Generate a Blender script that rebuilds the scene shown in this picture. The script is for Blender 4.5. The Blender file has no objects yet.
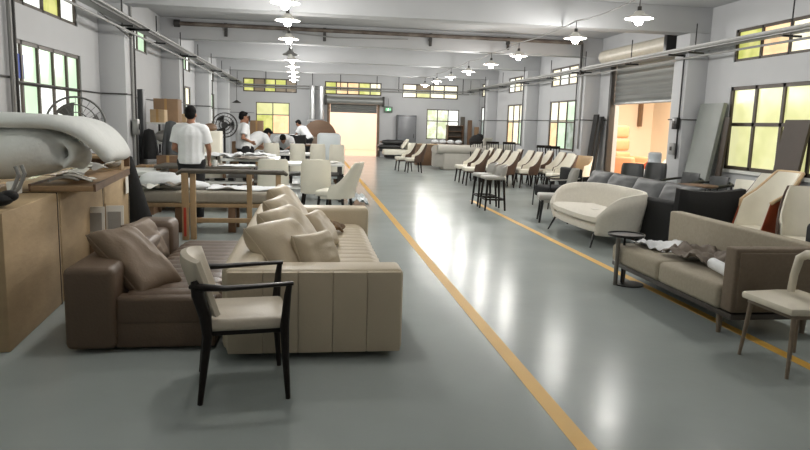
import bpy, bmesh, math, random
from mathutils import Vector, Matrix, noise
from math import sin, cos, pi, radians, sqrt, atan2
random.seed(7)
C = bpy.context.scene
COL = C.collection
def S(r, g, b):
    f = lambda v: (v/255/12.92) if v/255 <= .04045 else ((v/255+.055)/1.055)**2.4
    return (f(r), f(g), f(b), 1)

# ---------------------------------------------------------------- materials
MATS = {}
def mat(name, col, rough=.6, var=.08, scale=6., bump=0., bscale=60., metal=0., spec=.5, stretch=(1,1,1), col2=None, coat=0.):
    if name in MATS: return MATS[name]
    m = bpy.data.materials.new(name); m.use_nodes = True
    n = m.node_tree.nodes; l = m.node_tree.links; b = n['Principled BSDF']
    tc = n.new('ShaderNodeTexCoord'); mp = n.new('ShaderNodeMapping'); mp.inputs['Scale'].default_value = stretch
    l.new(tc.outputs['Object'], mp.inputs[0])
    nz = n.new('ShaderNodeTexNoise'); nz.inputs['Scale'].default_value = scale; nz.inputs['Detail'].default_value = 4
    l.new(mp.outputs[0], nz.inputs[0])
    rp = n.new('ShaderNodeValToRGB')
    c2 = col2 or tuple(min(1, v*(1+var)) for v in col[:3])+(1,)
    rp.color_ramp.elements[0].position = .3; rp.color_ramp.elements[1].position = .7
    rp.color_ramp.elements[0].color = tuple(v*(1-var) for v in col[:3])+(1,); rp.color_ramp.elements[1].color = c2
    l.new(nz.outputs[0], rp.inputs[0]); l.new(rp.outputs[0], b.inputs['Base Color'])
    b.inputs['Roughness'].default_value = rough; b.inputs['Metallic'].default_value = metal
    b.inputs['Specular IOR Level'].default_value = spec
    if coat: b.inputs['Coat Weight'].default_value = coat; b.inputs['Coat Roughness'].default_value = .1
    if bump:
        nb = n.new('ShaderNodeTexNoise'); nb.inputs['Scale'].default_value = bscale; nb.inputs['Detail'].default_value = 3
        l.new(mp.outputs[0], nb.inputs[0])
        bp = n.new('ShaderNodeBump'); bp.inputs['Strength'].default_value = bump; bp.inputs['Distance'].default_value = .01
        l.new(nb.outputs[0], bp.inputs['Height']); l.new(bp.outputs[0], b.inputs['Normal'])
    MATS[name] = m; return m
def glow(name, col, strength, col2=None, scale=3.):
    if name in MATS: return MATS[name]
    m = mat(name, tuple(v*.5 for v in col[:3])+(1,), rough=.15, var=.02)
    n = m.node_tree.nodes; l = m.node_tree.links; b = n['Principled BSDF']
    if col2:
        tc = n.new('ShaderNodeTexCoord'); nz = n.new('ShaderNodeTexNoise'); nz.inputs['Scale'].default_value = scale
        l.new(tc.outputs['Object'], nz.inputs[0]); rp = n.new('ShaderNodeValToRGB')
        rp.color_ramp.elements[0].position = .4; rp.color_ramp.elements[1].position = .6
        rp.color_ramp.elements[0].color = col; rp.color_ramp.elements[1].color = col2
        l.new(nz.outputs[0], rp.inputs[0]); l.new(rp.outputs[0], b.inputs['Emission Color'])
    else: b.inputs['Emission Color'].default_value = col
    b.inputs['Emission Strength'].default_value = strength
    return m

WALL = mat('painted_plaster_white', S(184,185,187), .75, .03, 1.2)
CEIL = mat('painted_ceiling', S(178,179,181), .8, .05, .7)
STEEL = mat('galvanised_steel', S(150,150,148), .4, .1, 8, metal=.7)
DSTEEL = mat('dark_steel', S(52,50,48), .5, .1, 8)
PIPE = mat('grey_plastic_pipe', S(140,140,138), .5, .05)
FRAME = mat('bronze_window_frame', S(74,64,54), .5, .08)
CREAM = mat('cream_leather', S(222,217,202), .5, .04, 5, .15, 90)
CREAM2 = mat('ivory_leather', S(226,222,208), .5, .04, 5, .15, 90)
BROWN = mat('dark_brown_leather', S(74,54,42), .45, .12, 5, .2, 90)
BLACKW = mat('black_stained_wood', S(24,18,15), .42, .2, 6, .1, 30, stretch=(1,1,.1), spec=.25)
BEIGE = mat('beige_leather', S(186,173,150), .5, .04, 3, .2, 70)
BEIGE_C = mat('beige_cushion_leather', S(184,170,147), .48, .05, 4, .2, 60)
MOCHA = mat('mocha_leather', S(98,80,64), .5, .06, 3, .2, 70)
MOCHA_C = mat('mocha_cushion_leather', S(122,104,86), .62, .07, 4, .2, 60)
TAUPE = mat('taupe_woven_fabric', S(158,149,132), .85, .07, 40, .3, 300)
TAUPE_D = mat('taupe_panel_fabric', S(112,98,82), .8, .07, 40, .3, 300)
BOUCLE = mat('cream_boucle', S(216,211,200), .85, .04, 30, .4, 250)
BLK = mat('black_leather', S(30,30,31), .42, .15, 5, .25, 80)
BLKF = mat('black_fabric', S(24,24,25), .85, .15, 40, .3, 200)
DGREY = mat('dark_grey_leather', S(54,56,57), .5, .12, 4, .25, 60)
GREYL = mat('grey_leather', S(160,158,152), .45, .06, 5, .15, 80)
CARD = mat('corrugated_cardboard', S(172,148,114), .7, .13, 2.2, .25, 14, stretch=(1,1,2.5))
CARDD = mat('brown_cardboard', S(132,106,80), .75, .1, 3, .2, 20)
TAPE = mat('packing_tape', S(168,135,92), .25, .08, 3)
STRAP = mat('dark_strap', S(58,44,30), .5, .1)
WOOD = mat('pine_timber', S(162,136,102), .6, .18, 5, .2, 30, stretch=(1,1,.12))
WOODD = mat('walnut_timber', S(104,78,56), .5, .18, 5, .15, 30, stretch=(.2,1,1))
PLY = mat('plywood_sheet', S(150,122,90), .6, .12, 5, .1, 30, stretch=(.2,1,1))
TABLED = mat('dark_worn_benchtop', S(84,78,70), .6, .2, 4, .1, 20)
WHITEP = mat('white_melamine', S(216,216,212), .4, .05, 2)
CLOTHW = mat('white_cloth', S(226,228,230), .8, .04, 8, .3, 25)
CLOTHG = mat('grey_cloth', S(128,120,110), .85, .12, 8, .3, 25)
FOAM = mat('grey_foam', S(150,144,132), .9, .06, 20, .3, 120)
BATT = mat('polyester_batting', S(222,224,222), .95, .03, 6, .5, 30)
PAPER = mat('paper', S(226,224,216), .7, .06, 9)
SKIN = mat('skin', S(150,106,82), .55, .06, 10)
HAIR = mat('black_hair', S(14,12,11), .8, .2, 60, .2, 120, spec=.2)
SHIRT = mat('white_polo_cotton', S(228,230,232), .85, .03, 12, .25, 40)
TROU = mat('black_trousers', S(24,24,28), .8, .15, 12, .25, 40)
ORANGE = mat('orange_leather', S(205,146,108), .5, .06, 5, .2, 60)
RUST = mat('rust_leather', S(150,66,34), .5, .15, 6, .2, 60)
TAN = mat('tan_leather', S(190,162,124), .5, .08, 5, .2, 60)
PANELG = mat('grey_door_panel', S(130,134,130), .5, .06, 1.5)
PANELB = mat('dark_brown_board', S(66,56,48), .6, .1, 3)
YELLOW = mat('yellow_floor_paint', S(226,180,84), .45, .1, 5, col2=S(214,166,74), spec=.35)
ENAMEL = mat('white_enamel', S(225,222,214), .35, .03)
BLACKM = mat('black_metal', S(18,18,19), .35, .1, 5)
PLAST = mat('clear_bottle_plastic', S(192,198,202), .15, .04); 
BULB = glow('lit_bulb', (1,.95,.86,1), 45)
# window panes
P_GREEN = glow('pane_green', S(196,224,190), 1.0, S(210,236,206))
P_WHITE = glow('pane_white', S(246,250,246), 1.25, S(236,240,232))
P_YEL = glow('pane_yellow', S(214,214,150), .85, S(236,234,180), 1.5)
P_LIME = glow('pane_lime', S(196,200,106), .85, S(232,228,150))
P_PEACH = glow('pane_peach', S(246,208,158), 1.0, S(252,226,180))
P_CREAM = glow('pane_cream', S(246,238,206), 1.15, S(255,250,230))
P_TREE = glow('pane_foliage', S(206,214,176), 1.0, S(250,250,238), 5)
P_OCHRE = mat('pane_ochre_board', S(156,140,118), .5)
P_BLUEG = glow('pane_blue_green', S(150,170,150), .55, S(206,216,214), 4)

fl = mat('grey_epoxy_floor', S(152,159,157), .2, .07, .9)
def floor_detail():
    n = fl.node_tree.nodes; l = fl.node_tree.links; b = n['Principled BSDF']
    b.inputs['Specular IOR Level'].default_value = .07
    tc = n.new('ShaderNodeTexCoord'); nz = n.new('ShaderNodeTexNoise'); nz.inputs['Scale'].default_value = 1.3; nz.inputs['Detail'].default_value = 6
    mr = n.new('ShaderNodeMapRange'); mr.inputs[1].default_value = .3; mr.inputs[2].default_value = .7; mr.inputs[3].default_value = .19; mr.inputs[4].default_value = .25
    l.new(tc.outputs['Object'], nz.inputs[0]); l.new(nz.outputs[0], mr.inputs[0]); l.new(mr.outputs[0], b.inputs['Roughness'])
    n2 = n.new('ShaderNodeTexNoise'); n2.inputs['Scale'].default_value = 5; bp = n.new('ShaderNodeBump'); bp.inputs['Strength'].default_value = .22; bp.inputs['Distance'].default_value = .004; n2.inputs['Scale'].default_value = 16; n2.inputs['Detail'].default_value = 3
    l.new(tc.outputs['Object'], n2.inputs[0]); l.new(n2.outputs[0], bp.inputs['Height']); l.new(bp.outputs[0], b.inputs['Normal'])
floor_detail()

# ---------------------------------------------------------------- mesh builder
def euler(rx=0, ry=0, rz=0):
    return Matrix.Rotation(rz,4,'Z') @ Matrix.Rotation(ry,4,'Y') @ Matrix.Rotation(rx,4,'X')
class MB:
    def __init__(s): s.bm = bmesh.new()
    def merge(s, b, M=None):
        if M is not None: bmesh.ops.transform(b, matrix=M, verts=b.verts)
        me = bpy.data.meshes.new('tmp'); b.to_mesh(me); b.free(); s.bm.from_mesh(me); bpy.data.meshes.remove(me); return s
    def box(s, x0, x1, y0, y1, z0, z1, r=0, seg=2, M=None):
        b = bmesh.new(); bmesh.ops.create_cube(b, size=1)
        for v in b.verts: v.co = Vector(((x0+x1)/2+v.co.x*(x1-x0), (y0+y1)/2+v.co.y*(y1-y0), (z0+z1)/2+v.co.z*(z1-z0)))
        if r: bmesh.ops.bevel(b, geom=b.edges[:], offset=r, segments=seg, profile=.5, affect='EDGES')
        return s.merge(b, M)
    def tube(s, pts, r, seg=10, closed=False, sq=1.0):
        pts = [Vector(p) for p in pts]; n = len(pts); rr = r if isinstance(r, (list,tuple)) else [r]*n
        b = bmesh.new(); rings = []; up = None
        for i, p in enumerate(pts):
            if closed: t = pts[(i+1)%n]-pts[i-1]
            else: t = pts[min(i+1,n-1)]-pts[max(i-1,0)]
            t.normalize()
            if up is None: up = Vector((0,0,1)) if abs(t.z) < .9 else Vector((0,1,0))
            a = t.cross(up).normalized(); up = a.cross(t).normalized()
            rings.append([b.verts.new(p+a*cos(2*pi*k/seg)*rr[i]+up*sin(2*pi*k/seg)*rr[i]*sq) for k in range(seg)])
        m = n if closed else n-1
        for i in range(m):
            A, B = rings[i], rings[(i+1)%n]
            for k in range(seg): b.faces.new((A[k],A[(k+1)%seg],B[(k+1)%seg],B[k]))
        if not closed: b.faces.new(rings[0]); b.faces.new(rings[-1][::-1])
        bmesh.ops.recalc_face_normals(b, faces=b.faces); return s.merge(b)
    def cyl(s, p0, p1, r0, r1=None, seg=12): return s.tube([p0,p1], [r0, r0 if r1 is None else r1], seg)
    def lathe(s, prof, c=(0,0,0), seg=24, M=None):
        b = bmesh.new(); rings = []
        for r, z in prof: rings.append([b.verts.new((c[0]+r*cos(2*pi*k/seg), c[1]+r*sin(2*pi*k/seg), c[2]+z)) for k in range(seg)])
        for A, B in zip(rings, rings[1:]):
            for k in range(seg): b.faces.new((A[k],A[(k+1)%seg],B[(k+1)%seg],B[k]))
        if prof[0][0] > 1e-4: b.faces.new(rings[0][::-1])
        if prof[-1][0] > 1e-4: b.faces.new(rings[-1])
        bmesh.ops.remove_doubles(b, verts=b.verts, dist=1e-5); bmesh.ops.recalc_face_normals(b, faces=b.faces)
        return s.merge(b, M)
    def prism(s, out, h0, h1, r=0, M=None):           # outline in xy, extruded along z
        b = bmesh.new(); A = [b.verts.new((x,y,h0)) for x, y in out]; B = [b.verts.new((x,y,h1)) for x, y in out]; n = len(out)
        b.faces.new(A[::-1]); b.faces.new(B)
        for k in range(n): b.faces.new((A[k],A[(k+1)%n],B[(k+1)%n],B[k]))
        bmesh.ops.recalc_face_normals(b, faces=b.faces)
        if r: bmesh.ops.bevel(b, geom=[e for e in b.edges if e.calc_face_angle(0) > .6], offset=r, segments=2, profile=.5, affect='EDGES')
        return s.merge(b, M)
    def shell(s, fn, nu, nv, th, M=None):              # thick sheet over fn(u,v), 0..1
        P = [[Vector(fn(i/nu, j/nv)) for j in range(nv+1)] for i in range(nu+1)]
        b = bmesh.new(); T = []; Bt = []
        for i in range(nu+1):
            ta = []; ba = []
            for j in range(nv+1):
                du = P[min(i+1,nu)][j]-P[max(i-1,0)][j]; dv = P[i][min(j+1,nv)]-P[i][max(j-1,0)]
                nn = du.cross(dv); nn = nn.normalized() if nn.length > 1e-9 else Vector((0,0,1))
                e = 1.0
                ed = min(i, nu-i, j, nv-j)
                if ed == 0: e = .45
                elif ed == 1: e = .85
                ta.append(b.verts.new(P[i][j]+nn*th/2*e)); ba.append(b.verts.new(P[i][j]-nn*th/2*e))
            T.append(ta); Bt.append(ba)
        for i in range(nu):
            for j in range(nv):
                b.faces.new((T[i][j],T[i+1][j],T[i+1][j+1],T[i][j+1])); b.faces.new((Bt[i][j],Bt[i][j+1],Bt[i+1][j+1],Bt[i+1][j]))
        for i in range(nu):
            for j in (0, nv): b.faces.new((T[i][j],T[i+1][j],Bt[i+1][j],Bt[i][j]))
        for j in range(nv):
            for i in (0, nu): b.faces.new((T[i][j],T[i][j+1],Bt[i][j+1],Bt[i][j]))
        bmesh.ops.recalc_face_normals(b, faces=b.faces); return s.merge(b, M)
    def pillow(s, w, h, t, M=None, seed=0, n=18, wr=.012, pinch=.10):
        b = bmesh.new(); L = []
        for sd in (1, -1):
            g = []
            for i in range(n+1):
                row = []
                for j in range(n+1):
                    u = -cos(pi*i/n); v = -cos(pi*j/n)
                    x = u*w/2*(1-pinch*(1-v*v)*(abs(u)**3)); y = v*h/2*(1-pinch*(1-u*u)*(abs(v)**3))
                    f = max(0,(1-u**4))**.5*max(0,(1-v**4))**.5
                    z = sd*t/2*f**.8
                    q = noise.noise(Vector((u*2.2+seed*3.1, v*2.2, sd*1.7+seed)))
                    q2 = noise.noise(Vector((u*1.3+seed, v*6+seed, seed)))
                    row.append(b.verts.new((x, y, z+sd*(q*wr*2+q2*wr)*f)))
                g.append(row)
            L.append(g)
            for i in range(n):
                for j in range(n):
                    f4 = (g[i][j],g[i+1][j],g[i+1][j+1],g[i][j+1]); b.faces.new(f4 if sd > 0 else f4[::-1])
        bmesh.ops.remove_doubles(b, verts=b.verts, dist=1e-4); return s.merge(b, M)
    def ell(s, c, r, M=None, seg=16):
        b = bmesh.new(); bmesh.ops.create_uvsphere(b, u_segments=seg, v_segments=seg//2+2, radius=1)
        Q = Matrix.Translation(Vector(c)) @ (M or Matrix.Identity(4)) @ Matrix.Diagonal((r[0],r[1],r[2],1))
        return s.merge(b, Q)
    def move(s, M): bmesh.ops.transform(s.bm, matrix=M, verts=s.bm.verts); return s
    def build(s, name, m, parent=None, ang=.6, smooth=True):
        bmesh.ops.recalc_face_normals(s.bm, faces=s.bm.faces)
        for e in s.bm.edges:
            if len(e.link_faces) == 2 and e.calc_face_angle(0) > ang: e.smooth = False
        for f in s.bm.faces: f.smooth = smooth
        me = bpy.data.meshes.new(name); s.bm.to_mesh(me); s.bm.free(); me.materials.append(m)
        o = bpy.data.objects.new(name, me); COL.objects.link(o)
        if parent: o.parent = parent
        return o
def tag(o, label, cat, group=None, kind=None):
    o['label'] = label; o['category'] = cat
    if group: o['group'] = group
    if kind: o['kind'] = kind
    return o
def thing(name, label, cat, loc=(0,0,0), rz=0, group=None):
    o = bpy.data.objects.new(name, None); COL.objects.link(o); o.empty_display_size = .1
    o.location = loc; o.rotation_euler = (0,0,rz); return tag(o, label, cat, group)
def struct(o): o['kind'] = 'structure'; return o
def copy_tree(o, parent=None):
    c = o.copy(); COL.objects.link(c); c.parent = parent
    for ch in list(o.children): copy_tree(ch, c)
    return c
def dup(o, loc, rz, label, group=None):
    c = copy_tree(o); c.location = loc; c.rotation_euler = (0,0,rz); c['label'] = label
    if group: c['group'] = group
    return c

# ================================================================ ROOM
XL, XR, YF, YB, ZC = -3.7, 7.9, 31.0, -3.0, 4.0
PY = [2.33, 7.5, 12.7, 17.75, 22.75, 28.0]             # front faces of pilasters, .5 m wide
struct(MB().box(XL-.25, XR+.25, YB-.25, YF+.25, -.15, 0).build('floor', fl))
struct(MB().box(XL-.25, XR+.25, YB-.25, YF+.25, ZC, ZC+.2).build('ceiling', CEIL))
for i, y in enumerate(PY):
    struct(MB().box(XL, XR, y, y+.42, 3.5, ZC, .012).build('ceiling_beam', CEIL))
    for s in (-1, 1):
        a, b = (XL, XL+.44) if s < 0 else (XR-.44, XR)
        struct(MB().box(a, b, y, y+.5, 0, 3.5, .01).build('pillar', WALL))
def wall_cells(name, lo, hi, holes, place):
    """lo..hi along the wall; holes (a0,a1,z0,z1); place(mb,a0,a1,z0,z1)"""
    xs = sorted({lo, hi, *[h[0] for h in holes], *[h[1] for h in holes]}); m = MB()
    for a, b in zip(xs, xs[1:]):
        hs = sorted([h for h in holes if h[0] <= a+1e-6 and h[1] >= b-1e-6], key=lambda h: h[2]); z = 0
        for h in hs:
            if h[2] > z+1e-4: place(m, a, b, z, h[2])
            z = h[3]
        if z < ZC: place(m, a, b, z, ZC)
    return struct(m.build(name, WALL, smooth=False))
# windows: (side, a0, a1, z0, z1)
LWL = [(3.4, 6.6), (8.95, 11.72), (20.4, 21.9), (25.2,27.2)]
LWU = [(3.4, 6.6), (8.95, 11.65), (14.8, 16.3), (20.2, 21.9), (25.2,27.2)]
RWL = [(3.4, 6.6), (9.0, 11.88), (18.67, 21.6), (23.45, 26.45), (28.9, 30.7)]
RWU = [(3.4, 6.6), (9.0, 11.88), (18.67, 21.6), (23.45, 26.45), (28.9, 30.7)]
DOORR = (13.85, 16.95, 0, 3.45)
wall_cells('wall_left', YB, YF, [(a,b,.9,2.48) for a,b in LWL]+[(a,b,2.93,3.47) for a,b in LWU], lambda m,a,b,z0,z1: m.box(XL-.22,XL,a,b,z0,z1))
wall_cells('wall_right', YB, YF, [(a,b,.88,2.42) for a,b in RWL]+[(a,b,2.88,3.47) for a,b in RWU]+[DOORR], lambda m,a,b,z0,z1: m.box(XR,XR+.22,a,b,z0,z1))
FW = [(-2.41,-.92,.92,2.33), (-2.97,-.6,2.78,3.38), (.66,3.24,2.78,3.36), (4.22,6.84,2.74,3.38), (5.39,6.93,.87,2.26), (.9,3.07,0,2.45)]
wall_cells('wall_far', XL, XR, FW, lambda m,a,b,z0,z1: m.box(a,b,YF,YF+.22,z0,z1))
struct(MB().box(XL-.22, XR+.22, YB-.22, YB, 0, ZC).build('wall_back', WALL))

wn = [0]
def window(side, a0, a1, z0, z1, cols, panes, rail=None, fw=.05, fm=FRAME):
    """frame with mullions and one pane mesh per light; panes = rows of materials, bottom row first"""
    wn[0] += 1
    def pl(m, a, b, z, zz, d0, d1):
        if side == 'L': return m.box(XL-d1, XL-d0, a, b, z, zz)
        if side == 'R': return m.box(XR+d0, XR+d1, a, b, z, zz)
        return m.box(a, b, YF+d0, YF+d1, z, zz)
    r = bpy.data.objects.new('window_%d' % wn[0], None); COL.objects.link(r); struct(r)
    f = MB(); w = (a1-a0)
    pl(f, a0, a1, z0, z0+fw, .02, .1); pl(f, a0, a1, z1-fw, z1, .02, .1)
    for k in range(cols+1):
        c = a0+w*k/cols; c = min(max(c, a0+fw/2), a1-fw/2); pl(f, c-fw/2, c+fw/2, z0, z1, .02, .1)
    zr = [z0] + ([rail] if rail else []) + [z1]
    if rail: pl(f, a0, a1, rail-fw/2, rail+fw/2, .02, .1)
    f.build('window_frame', fm, r, smooth=False)
    for j, row in enumerate(panes):
        for k, pm in enumerate(row):
            g = MB(); pl(g, a0+w*k/cols+fw/2, a0+w*(k+1)/cols-fw/2, zr[j]+.02, zr[j+1]-.02, .055, .065)
            g.build('window_pane', pm, r, smooth=False)
    return r
G, W_, Y_, LI, PE, CR, TR, OC, BG = P_GREEN, P_WHITE, P_YEL, P_LIME, P_PEACH, P_CREAM, P_TREE, P_OCHRE, P_BLUEG
window('L', 3.4, 6.6, .9, 2.48, 4, [[W_]*4, [G]*4], 1.93)  # unseen near window, glowing panes added to fill the foreground with light
window('L', 8.95, 11.72, .9, 2.48, 5, [[W_,G,W_,W_,G],[W_,G,G,G,G]], 1.93)
window('L', 20.4, 21.9, .9, 2.48, 2, [[G,W_],[G,CR]], 1.93)
window('L', 25.2, 27.2, .9, 2.48, 3, [[W_]*3,[G]*3], 1.93)
window('L', 3.4, 6.6, 2.93, 3.47, 4, [[W_]*4])  # upper unseen near window, also added as foreground fill
window('L', 8.95, 11.65, 2.93, 3.47, 4, [[G,W_,LI,W_]])
window('L', 14.8, 16.3, 2.93, 3.47, 2, [[W_,G]])
window('L', 20.2, 21.9, 2.93, 3.47, 3, [[W_,G,W_]])
window('L', 25.2, 27.2, 2.93, 3.47, 3, [[W_,G,W_]])
window('R', 3.4, 6.6, .88, 2.42, 4, [[Y_]*4,[Y_]*4], 1.75)  # out-of-view near window on the right, added to light the foreground
window('R', 9.0, 11.88, .88, 2.42, 4, [[Y_]*4,[Y_]*4], 1.72, .065)
window('R', 18.67, 21.6, .88, 2.42, 4, [[TR,BG,G,PE],[CR,G,CR,CR]], 1.75)
window('R', 23.45, 26.45, .88, 2.42, 4, [[BG,G,CR,PE],[CR,CR,CR,CR]], 1.75)
window('R', 28.9, 30.7, .88, 2.42, 2, [[W_,BG],[W_,W_]], 1.75)
window('R', 3.4, 6.6, 2.88, 3.47, 4, [[PE]*4])  # its high panes, out of view too, added for the same fill
window('R', 9.0, 11.88, 2.88, 3.47, 4, [[CR,CR,PE,LI]])
window('R', 18.67, 21.6, 2.88, 3.47, 4, [[CR,CR,W_,CR]])
window('R', 23.45, 26.45, 2.88, 3.47, 4, [[CR,CR,CR,W_]])
window('R', 28.9, 30.7, 2.88, 3.47, 2, [[W_,CR]])
window('F', -2.41, -.92, .92, 2.33, 2, [[LI,PE],[Y_,Y_]], 1.78, .035)
window('F', -2.97, -.6, 2.78, 3.38, 5, [[LI,OC,LI,OC,OC],[LI,OC,LI,LI,OC]], 3.06)
window('F', .66, 3.24, 2.78, 3.36, 5, [[LI,PE,PE,LI,LI],[LI,PE,PE,LI,CR]], 3.06)
window('F', 4.22, 6.84, 2.74, 3.38, 4, [[CR,P_YEL,CR,CR],[CR,OC,CR,CR]], 3.06)
window('F', 5.39, 6.93, .87, 2.26, 3, [[TR,TR,W_],[TR,TR,W_]], 1.72, .04)
# blue peeling film on the first left window
tag(MB().box(XL-.05,XL-.04,9.42,9.6,1.99,2.3).build('blue_film', mat('blue_film', S(84,104,190), .5)), 'patch of blue film on the edge of the near left window', 'film')
# window sills
tn = [0]
def trim(m, mt):
    tn[0] += 1; return struct(m.build('trim_%d' % tn[0], mt, smooth=False))
trim(MB().box(XR-.05, XR+.02, 8.95, 11.93, .82, .88), WHITEP)
trim(MB().box(XR-.04, XR+.02, 18.6, 21.65, .83, .88), WALL)
# painted floor lines
trim(MB().box(1.305, 1.405, -2.8, 30.2, 0, .002), YELLOW)
trim(MB().box(3.325, 3.415, -2.8, 13.5, 0, .002), YELLOW)

# ---------------- adjoining spaces seen through the two shutters
OW = mat('warm_painted_wall', S(238,224,206), .7, .04, 1)
OF = mat('terracotta_tinted_floor', S(205,178,150), .35, .06, 1)
struct(MB().box(XR+.22, 13, 10.5, 23.5, -.1, 0).build('floor_side_room', OF))
struct(MB().box(12.5, 12.7, 10.5, 23.5, 0, 3.6).build('wall_side_room', OW))
struct(MB().box(XR+.22, 12.7, 23.3, 23.5, 0, 3.6).build('wall_side_room_end', OW))
struct(MB().box(XR+.22, 12.7, 10.5, 10.7, 0, 3.6).build('wall_side_room_near', OW))
struct(MB().box(XR+.22, 12.7, 10.5, 23.5, 3.6, 3.7).build('ceiling_side_room', OW))
trim(MB().box(11.9, 12.0, 23.1, 23.3, 1.7, 3.5), mat('brown_post', S(120,96,74)))
struct(MB().box(-1.5, 5.5, YF+.22, 39, -.1, 0).build('floor_yard', OF))
struct(MB().box(-1.5, 5.5, 38.8, 39, 0, 4).build('wall_yard', OW))
struct(MB().box(-1.7, -1.5, YF+.22, 39, 0, 4).build('wall_yard_left', OW))
struct(MB().box(5.5, 5.7, YF+.22, 39, 0, 4).build('wall_yard_right', OW))

# ---------------- roller shutters
def ribbed(m, axis, a0, a1, z0, z1, d, pitch=.085, amp=.012):
    n = max(2, int((z1-z0)/pitch*4)); 
    def fn(u, v):
        z = z0+(z1-z0)*v; o = d+amp*sin(2*pi*(z-z0)/pitch); a = a0+(a1-a0)*u
        return (o, a, z) if axis == 'R' else (a, o, z)
    return m.shell(fn, 2, n, .006)
SH = mat('galvanised_shutter', S(146,148,146), .38, .1, 3, metal=.55, stretch=(1,.3,6))
t = thing('roller_shutter', 'half-raised grey roller shutter of the wide doorway in the right wall', 'shutter', (XR, 15.4, 0))
def loc(m, o): m.move(Matrix.Translation(-o.location)); return m
loc(ribbed(MB(), 'R', 13.9, 16.9, 2.24, 3.3, XR+.06, .15, .014), t).build('shutter_curtain', SH, t)
loc(MB().box(XR+.03,XR+.09,13.9,16.9,2.2,2.26,.008), t).build('bottom_bar', STEEL, t)
loc(MB().cyl((XR-.2,13.75,3.44),(XR-.2,17.15,3.44),.17,.17,24), t).build('shutter_roll', mat('cream_roll', S(196,190,176), .4), t)
loc(MB().box(XR-.42,XR-.02,13.62,13.75,3.2,3.62,.01), t).build('end_plate', BLACKM, t)
loc(MB().box(XR-.06,XR+.1,13.76,13.88,0,3.5,.008), t).build('guide_rail', WHITEP, t)
loc(MB().box(XR-.06,XR+.1,16.92,17.04,0,3.5,.008), t).build('guide_rail', DSTEEL, t)
t = thing('roller_shutter', 'raised grey roller shutter above the bright doorway in the far wall', 'shutter', (1.98, YF, 0))
loc(ribbed(MB(), 'F', .92, 3.05, 1.98, 2.5, YF+.04, .09), t).build('shutter_curtain', SH, t)
loc(MB().cyl((.72,YF-.18,2.52),(3.3,YF-.18,2.52),.17,.17,20), t).build('shutter_roll', SH, t)
loc(MB().box(.66,.74,YF-.38,YF-.01,2.3,2.74,.01).box(3.28,3.36,YF-.38,YF-.01,2.3,2.74,.01), t).build('end_plate', DSTEEL, t)
loc(MB().box(.78,.9,YF-.07,YF+.05,0,2.4,.01).box(3.07,3.17,YF-.07,YF+.05,0,2.4,.01), t).build('guide_rail', mat('brown_rail', S(120,100,80)), t)
trim(MB().box(XR-.1, XR+.22, 13.8,16.95, -.001, .006), OF)

# ---------------- pipes, trays and conduit
def conduit(pts, r, label, m=PIPE, name='wall_conduit'):
    return tag(MB().tube(pts, r, 8).build(name, m), label, 'pipe')
def pilaster_path(side, z, off=.02):
    p = []; x = XL+off if side < 0 else XR-off; xi = XL+.44+off if side < 0 else XR-.44-off
    y = 2.9
    for q in PY[1:]:
        p += [(x,y+.02,z),(x,q-off,z),(xi,q-off,z),(xi,q+.5+off,z),(x,q+.5+off,z)]; y = q+.52
    return p+[(x,YF-.02,z)]
# the runs pass in front of the windows only as thin lines
conduit(pilaster_path(-1, 1.93), .012, 'thin grey conduit running at head height along the left wall', DSTEEL)
def right_conduit():
    x, xi = XR-.02, XR-.46
    for a in ([(x,12.02,1.8),(x,12.68,1.8),(xi,12.68,1.8),(xi,13.22,1.8),(x,13.22,1.8),(x,13.6,1.8)],
              [(x,17.1,1.8),(x,17.73,1.8),(xi,17.73,1.8),(xi,18.27,1.8),(x,18.27,1.8),(x,22.73,1.8),(xi,22.73,1.8),(xi,23.27,1.8),(x,23.27,1.8),(x,27.98,1.8),(xi,27.98,1.8),(xi,28.52,1.8),(x,28.52,1.8),(x,30.97,1.8)]):
        yield a
for a, lb in zip(right_conduit(), ('thin grey conduit across the pillar right of the wide shutter', 'thin grey conduit along the right wall past the far windows')):
    conduit(a, .012, lb, DSTEEL)
conduit([(XL+.02,YF-.02,1.84),(-2.5,YF-.02,1.84)], .01, 'thin conduit on the far wall beside the yellow window', DSTEEL)
def tray(x, y0, y1, label, sgn):
    t = thing('cable_tray', label, 'cable tray', (x, (y0+y1)/2, 3.13))
    loc(MB().box(x-.09,x+.09,y0,y1,3.1,3.11).box(x-.09,x-.083,y0,y1,3.1,3.2).box(x+.083,x+.09,y0,y1,3.1,3.2), t).build('tray_channel', STEEL, t, smooth=False)
    loc(MB().cyl((x+sgn*.03,y0,3.0),(x+sgn*.03,y1,3.0),.02,.02,8), t).build('hung_pipe', PIPE, t)
    loc(MB().cyl((x-sgn*.16,y0,3.14),(x-sgn*.16,y1,3.14),.016,.016,8), t).build('hung_pipe', PIPE, t)
    for q in PY:
        if y0 < q+.25 < y1:
            w = XL+.44 if sgn < 0 else XR-.44
            loc(MB().box(min(w,x-.0)-.0,max(w,x),q+.1,q+.14,3.05,3.09).box(x-.25,x+.25,q+.1,q+.14,3.05,3.09), t).build('bracket', BLACKM, t, smooth=False)
    y = y0+1.4
    while y < y1:
        loc(MB().cyl((x-.06,y,3.05),(x-.06,y,3.6),.012,.012,6).box(x-.2,x+.12,y-.02,y+.02,3.04,3.07), t).build('hanger_rod', BLACKM, t)
        y += 2.6
    return t
tray(XL+.6, 3, 30.6, 'long steel cable tray with pipes hung along the left wall', -1)
tray(XR-.55, 3, 30.6, 'long steel cable tray with pipes hung along the right wall', 1)
t = thing('pipe_run', 'pair of grey pipes hung across the far wall under the high windows', 'pipe', (2, YF-.3, 3.0))
for z in (3.08, 2.98): loc(MB().cyl((XL+.6,YF-.3,z),(XR-.6,YF-.3,z),.03,.03,8), t).build('pipe', PIPE, t)
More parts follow.
